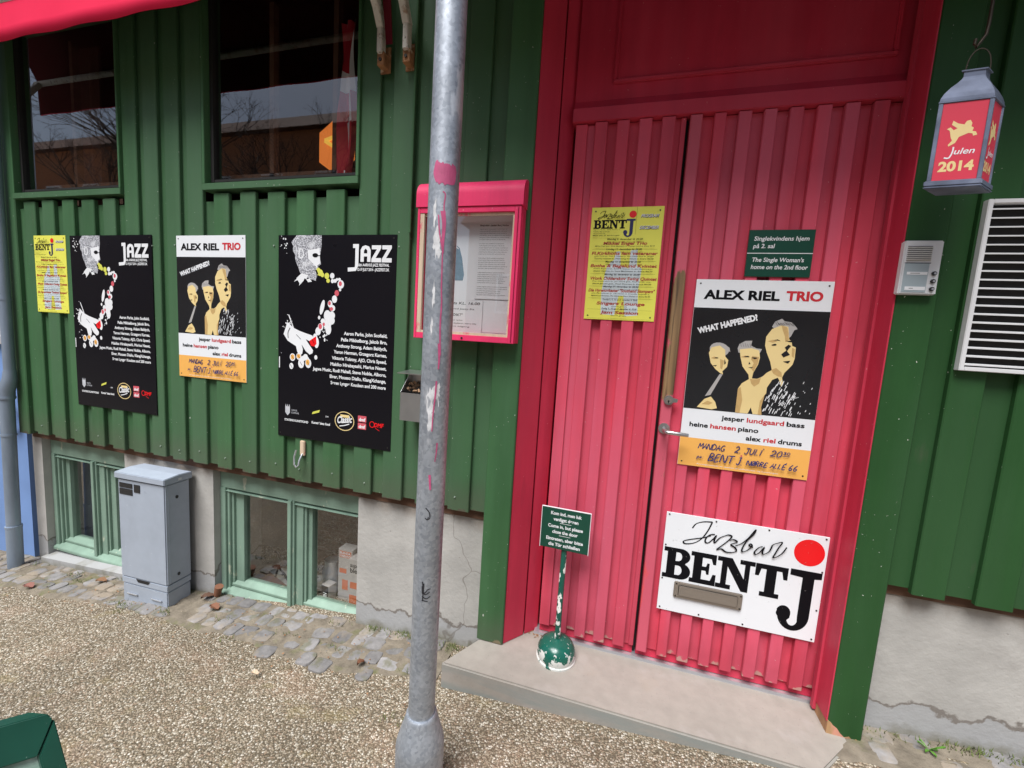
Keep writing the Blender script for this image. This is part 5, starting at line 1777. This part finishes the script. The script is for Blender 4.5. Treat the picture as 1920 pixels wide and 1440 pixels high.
# ================================================================== BEHIND THE WINDOWS
def curtain(x0, x1, y, z0, z1, label):
    g = G()
    n = 40
    for i in range(n + 1):
        x = x0 + (x1 - x0) * i / n
        yy = y + .018 * math.sin(i * 1.05) + .006 * math.sin(i * 2.3)
        g.v += [(x, yy, z0), (x, yy * .5 + y * .5, z1)]
    for i in range(n):
        g.f.append((2 * i, 2 * i + 2, 2 * i + 3, 2 * i + 1))
    o = g.obj('curtain', M['curtain'], None, smooth=True)
    return tag(o, label, 'curtain')
curtain(-3.20, -3.0, .24, .58, 1.5, 'brown curtain at the left side of the left upper window')
curtain(-2.60, -2.48, .24, .58, 1.5, 'brown curtain at the right side of the left upper window')
g = G()
n = 16
for i in range(n + 1):
    t = i / n
    z = 1.30 - .64 * t
    for q in range(7):
        x = -1.29 + q * .014 + .012 * math.sin(t * 7 + q * .6) - .02 * t
        g.v.append((x, .10 + .014 * math.sin(q * 1.9 + t * 3), z))
fw, fr_ = [], []
for i in range(n):
    for q in range(6):
        a_ = i * 7 + q
        (fw if (q + i // 5) % 4 in (1,) or i in (5, 6) else fr_).append((a_, a_ + 1, a_ + 8, a_ + 7))
FL = G()
FL.v, FL.f = g.v, fr_
FLo = tag(FL.obj('flag', M['flagred'], None, smooth=True), 'red and white flag hanging behind the right upper window', 'flag')
g2 = G()
g2.v, g2.f = list(g.v), fw
g2.obj('white_cross', M['whiteink'], FLo, smooth=True)
# paper star lamp
g = G()
for s_ in (-1, 1):
    c = (-1.40, .22 + s_ * .05, .86)
    pts = [(-1.40 + (.115 if k % 2 == 0 else .10) * math.sin(k * math.pi / 6), .22, .86 + (.135 if k % 2 == 0 else .115) * math.cos(k * math.pi / 6)) for k in range(12)]
    g.add([c] + pts, [(0, 1 + k, 1 + (k + 1) % 12) for k in range(12)])
SL = tag(g.obj('paper_star', M['lampor'], None), 'orange six-sided paper star with yellow ribs behind the right upper window', 'paper star')
g = G()
for k in (2, 4):
    a_ = k * math.pi / 6
    g.tube([(-1.40 - .02, .165, .86), (-1.40 + .105 * math.sin(a_), .212, .86 + .125 * math.cos(a_))], .010, 6)
g.obj('yellow_rib', M['lampye'], SL)
o = tag(G().lathe([(.10, 0), (.085, .02), (.05, .055), (.02, .062)], 24).obj('lamp_shade', M['ochre'], None, (-2.86, .21, .66), smooth=True), 'yellow ochre lamp shade behind the left upper window', 'lamp shade')
# things inside the basement windows
def carton(x, y, z, wd, ht, dp, label, rz=0.):
    o = G().box(0, wd, 0, dp, 0, ht).obj('carton', M['boxgrey'], None, (x, y, z), (0, 0, rz), bevel=.0015)
    return tag(o, label, 'carton', 'cartons in the basement window')
zc = -1.425
o = carton(-1.335, .20, zc, .085, .30, .06, 'narrow grey carton with orange squares behind the super blenda carton')
a = Art(.0005)
a.rect(.008, .255, .077, .290)
a.rect(.008, .170, .05, .195)
a.rect(.025, .08, .06, .135)
a.obj('orange_print', M['boxorange'], o)
a = Art(.001)
a.text('BLENDA', .010, .274, .012, .074, .03)
a.text('VARIANT', .010, .258, .012, .074, .03)
a.obj('pale_lettering', M['paper'], o)
o = carton(-1.252, .17, zc, .115, .275, .06, 'wide grey carton with super blenda lettering behind the middle basement window')
a = Art(.0005)
a.text('super', .012, .235, .020, .072, .02)
a.text('blenda', .012, .205, .024, .100, .02)
a.obj('lettering', M['ink'], o)
a = Art(.0005)
a.rect(.012, .120, .062, .155)
a.rect(.008, .030, .060, .085)
a.obj('orange_print', M['boxorange'], o)
o = carton(-1.408, .165, zc, .052, .105, .05, 'small black and white carton beside the orange squared carton', rad(-8))
a = Art(.0005)
a.rect(.002, .002, .050, .103)
a.obj('black_print', M['ink'], o)
a = Art(.001)
a.text('SUN', .038, .020, .024, .085, .03, 0, rad(90))
a.obj('white_lettering', M['whiteink'], o)
o = tag(G().lathe([(.045, 0), (.05, .03), (.048, .13), (.04, .15), (.038, .19)], 20).obj('glass_jar', M['alu'], None, (-1.42, .26, zc), smooth=True), 'metal jar behind the small black and white carton', 'jar')
o = G().box(-1.95, -1.05, .162, .60, zc - .03, zc - .002).obj('inner_shelf', M['brownwood'])
tag(o, 'dark wooden shelf inside the middle basement window', 'shelf')
g = G()
for i in range(12):
    a_ = rnd.uniform(0, 3)
    x, y, z = rnd.uniform(-1.80, -1.62), rnd.uniform(.2, .3), zc + rnd.uniform(.0, .12)
    g.tube([(x, y, z), (x + .09 * math.cos(a_), y + .02, z + .05 * math.sin(a_)), (x + .14 * math.cos(a_), y + .05, z)], .006, 8)
tag(g.obj('cable_heap', M['ink'], None, smooth=True), 'heap of black cables on the shelf behind the middle basement window', 'cables')
o = tag(G().tube([(-1.955, .04, -1.432), (-1.940, .04, -1.380)], [.016, .020], 14).obj('terracotta_pot', M['leafred'], None, smooth=True), 'tiny terracotta pot on the middle window ledge', 'pot')
o = tag(G().box(-2.80, -2.66, .25, .27, -1.30, -.90).obj('paper_sheet', M['paper'], None), 'white paper standing behind the left basement window', 'paper')

# ================================================================== ACROSS THE STREET (seen in the panes)
OB = thing('brick_house', 'long red brown brick house across the street', 'building', (-22, -16, -2.5))
P(G().box(-70, -13, -24, -16, -4, 9.6), 'wall', M['brick'], OB, -22, -16, -2.5)
P(G().prism_x([(-24.4, 9.6), (-15.6, 9.6), (-20, 12.6)], -70.3, -12.7), 'roof', M['brownwood'], OB, -22, -16, -2.5)
for i in range(14):
    for zz in (-1.2, 2.2, 5.7):
        x = -55 + i * 3.3
        wd = P(G().box(x, x + 1.3, -15.99, -15.9, zz, zz + 1.9), 'window', M['paper'], OB, -22, -16, -2.5)
        P(G().box(x + .1, x + 1.2, -15.895, -15.88, zz + .1, zz + 1.8), 'pane', M['darkgrey'], wd)
OB2 = thing('gabled_house', 'lower brick house across the street to the right', 'building', (2, -17, -1.4))
P(G().box(-7.5, 14, -25, -17, -3, 5.2), 'wall', M['brick'], OB2, 2, -17, -1.4)
P(G().prism_x([(-25.4, 5.2), (-16.6, 5.2), (-21, 8.6)], -7.8, 14.3), 'roof', M['brownwood'], OB2, 2, -17, -1.4)
for i in range(6):
    x = -6 + i * 3.3
    wd = P(G().box(x, x + 1.3, -16.99, -16.9, 1.2, 3.0), 'window', M['paper'], OB2, 2, -17, -1.4)
    P(G().box(x + .1, x + 1.2, -16.895, -16.88, 1.3, 2.9), 'pane', M['darkgrey'], wd)

def bare_tree(x, y, h, label):
    t_ = thing('bare_tree', label, 'tree', (x, y, gz(x) - .1), group='bare trees across the street')
    tg, br = G(), G()
    tg.tube([(0, 0, 0), (.05, 0, h * .2), (-.03, .05, h * .45)], [.20, .16, .12], 10)
    def grow(p, d, l, r, k):
        q = p + d * l
        br.tube([p, p + d * l * .5 + Vector((rnd.gauss(0, .04), rnd.gauss(0, .04), .03)) * l, q], [r, r * .8, r * .6], 5, False)
        if k:
            for _ in range(3):
                dd = (d + Vector((rnd.gauss(0, .5), rnd.gauss(0, .5), rnd.gauss(.12, .3)))).normalized()
                grow(q, dd, l * rnd.uniform(.6, .8), r * .55, k - 1)
    for _ in range(4):
        grow(Vector((-.03, .05, h * .43)), Vector((rnd.gauss(0, .5), rnd.gauss(0, .5), 1)).normalized(), h * .2, .09, 5)
    tg.obj('trunk', M['bark'], t_, smooth=True)
    br.obj('crown', M['bark'], t_, smooth=True)
bare_tree(-17, -12, 11.5, 'bare street tree before the long brick house')
bare_tree(-11.5, -11.5, 9.5, 'bare street tree between the two brick houses')
bare_tree(-24, -12.5, 10, 'bare street tree farthest along the long brick house')
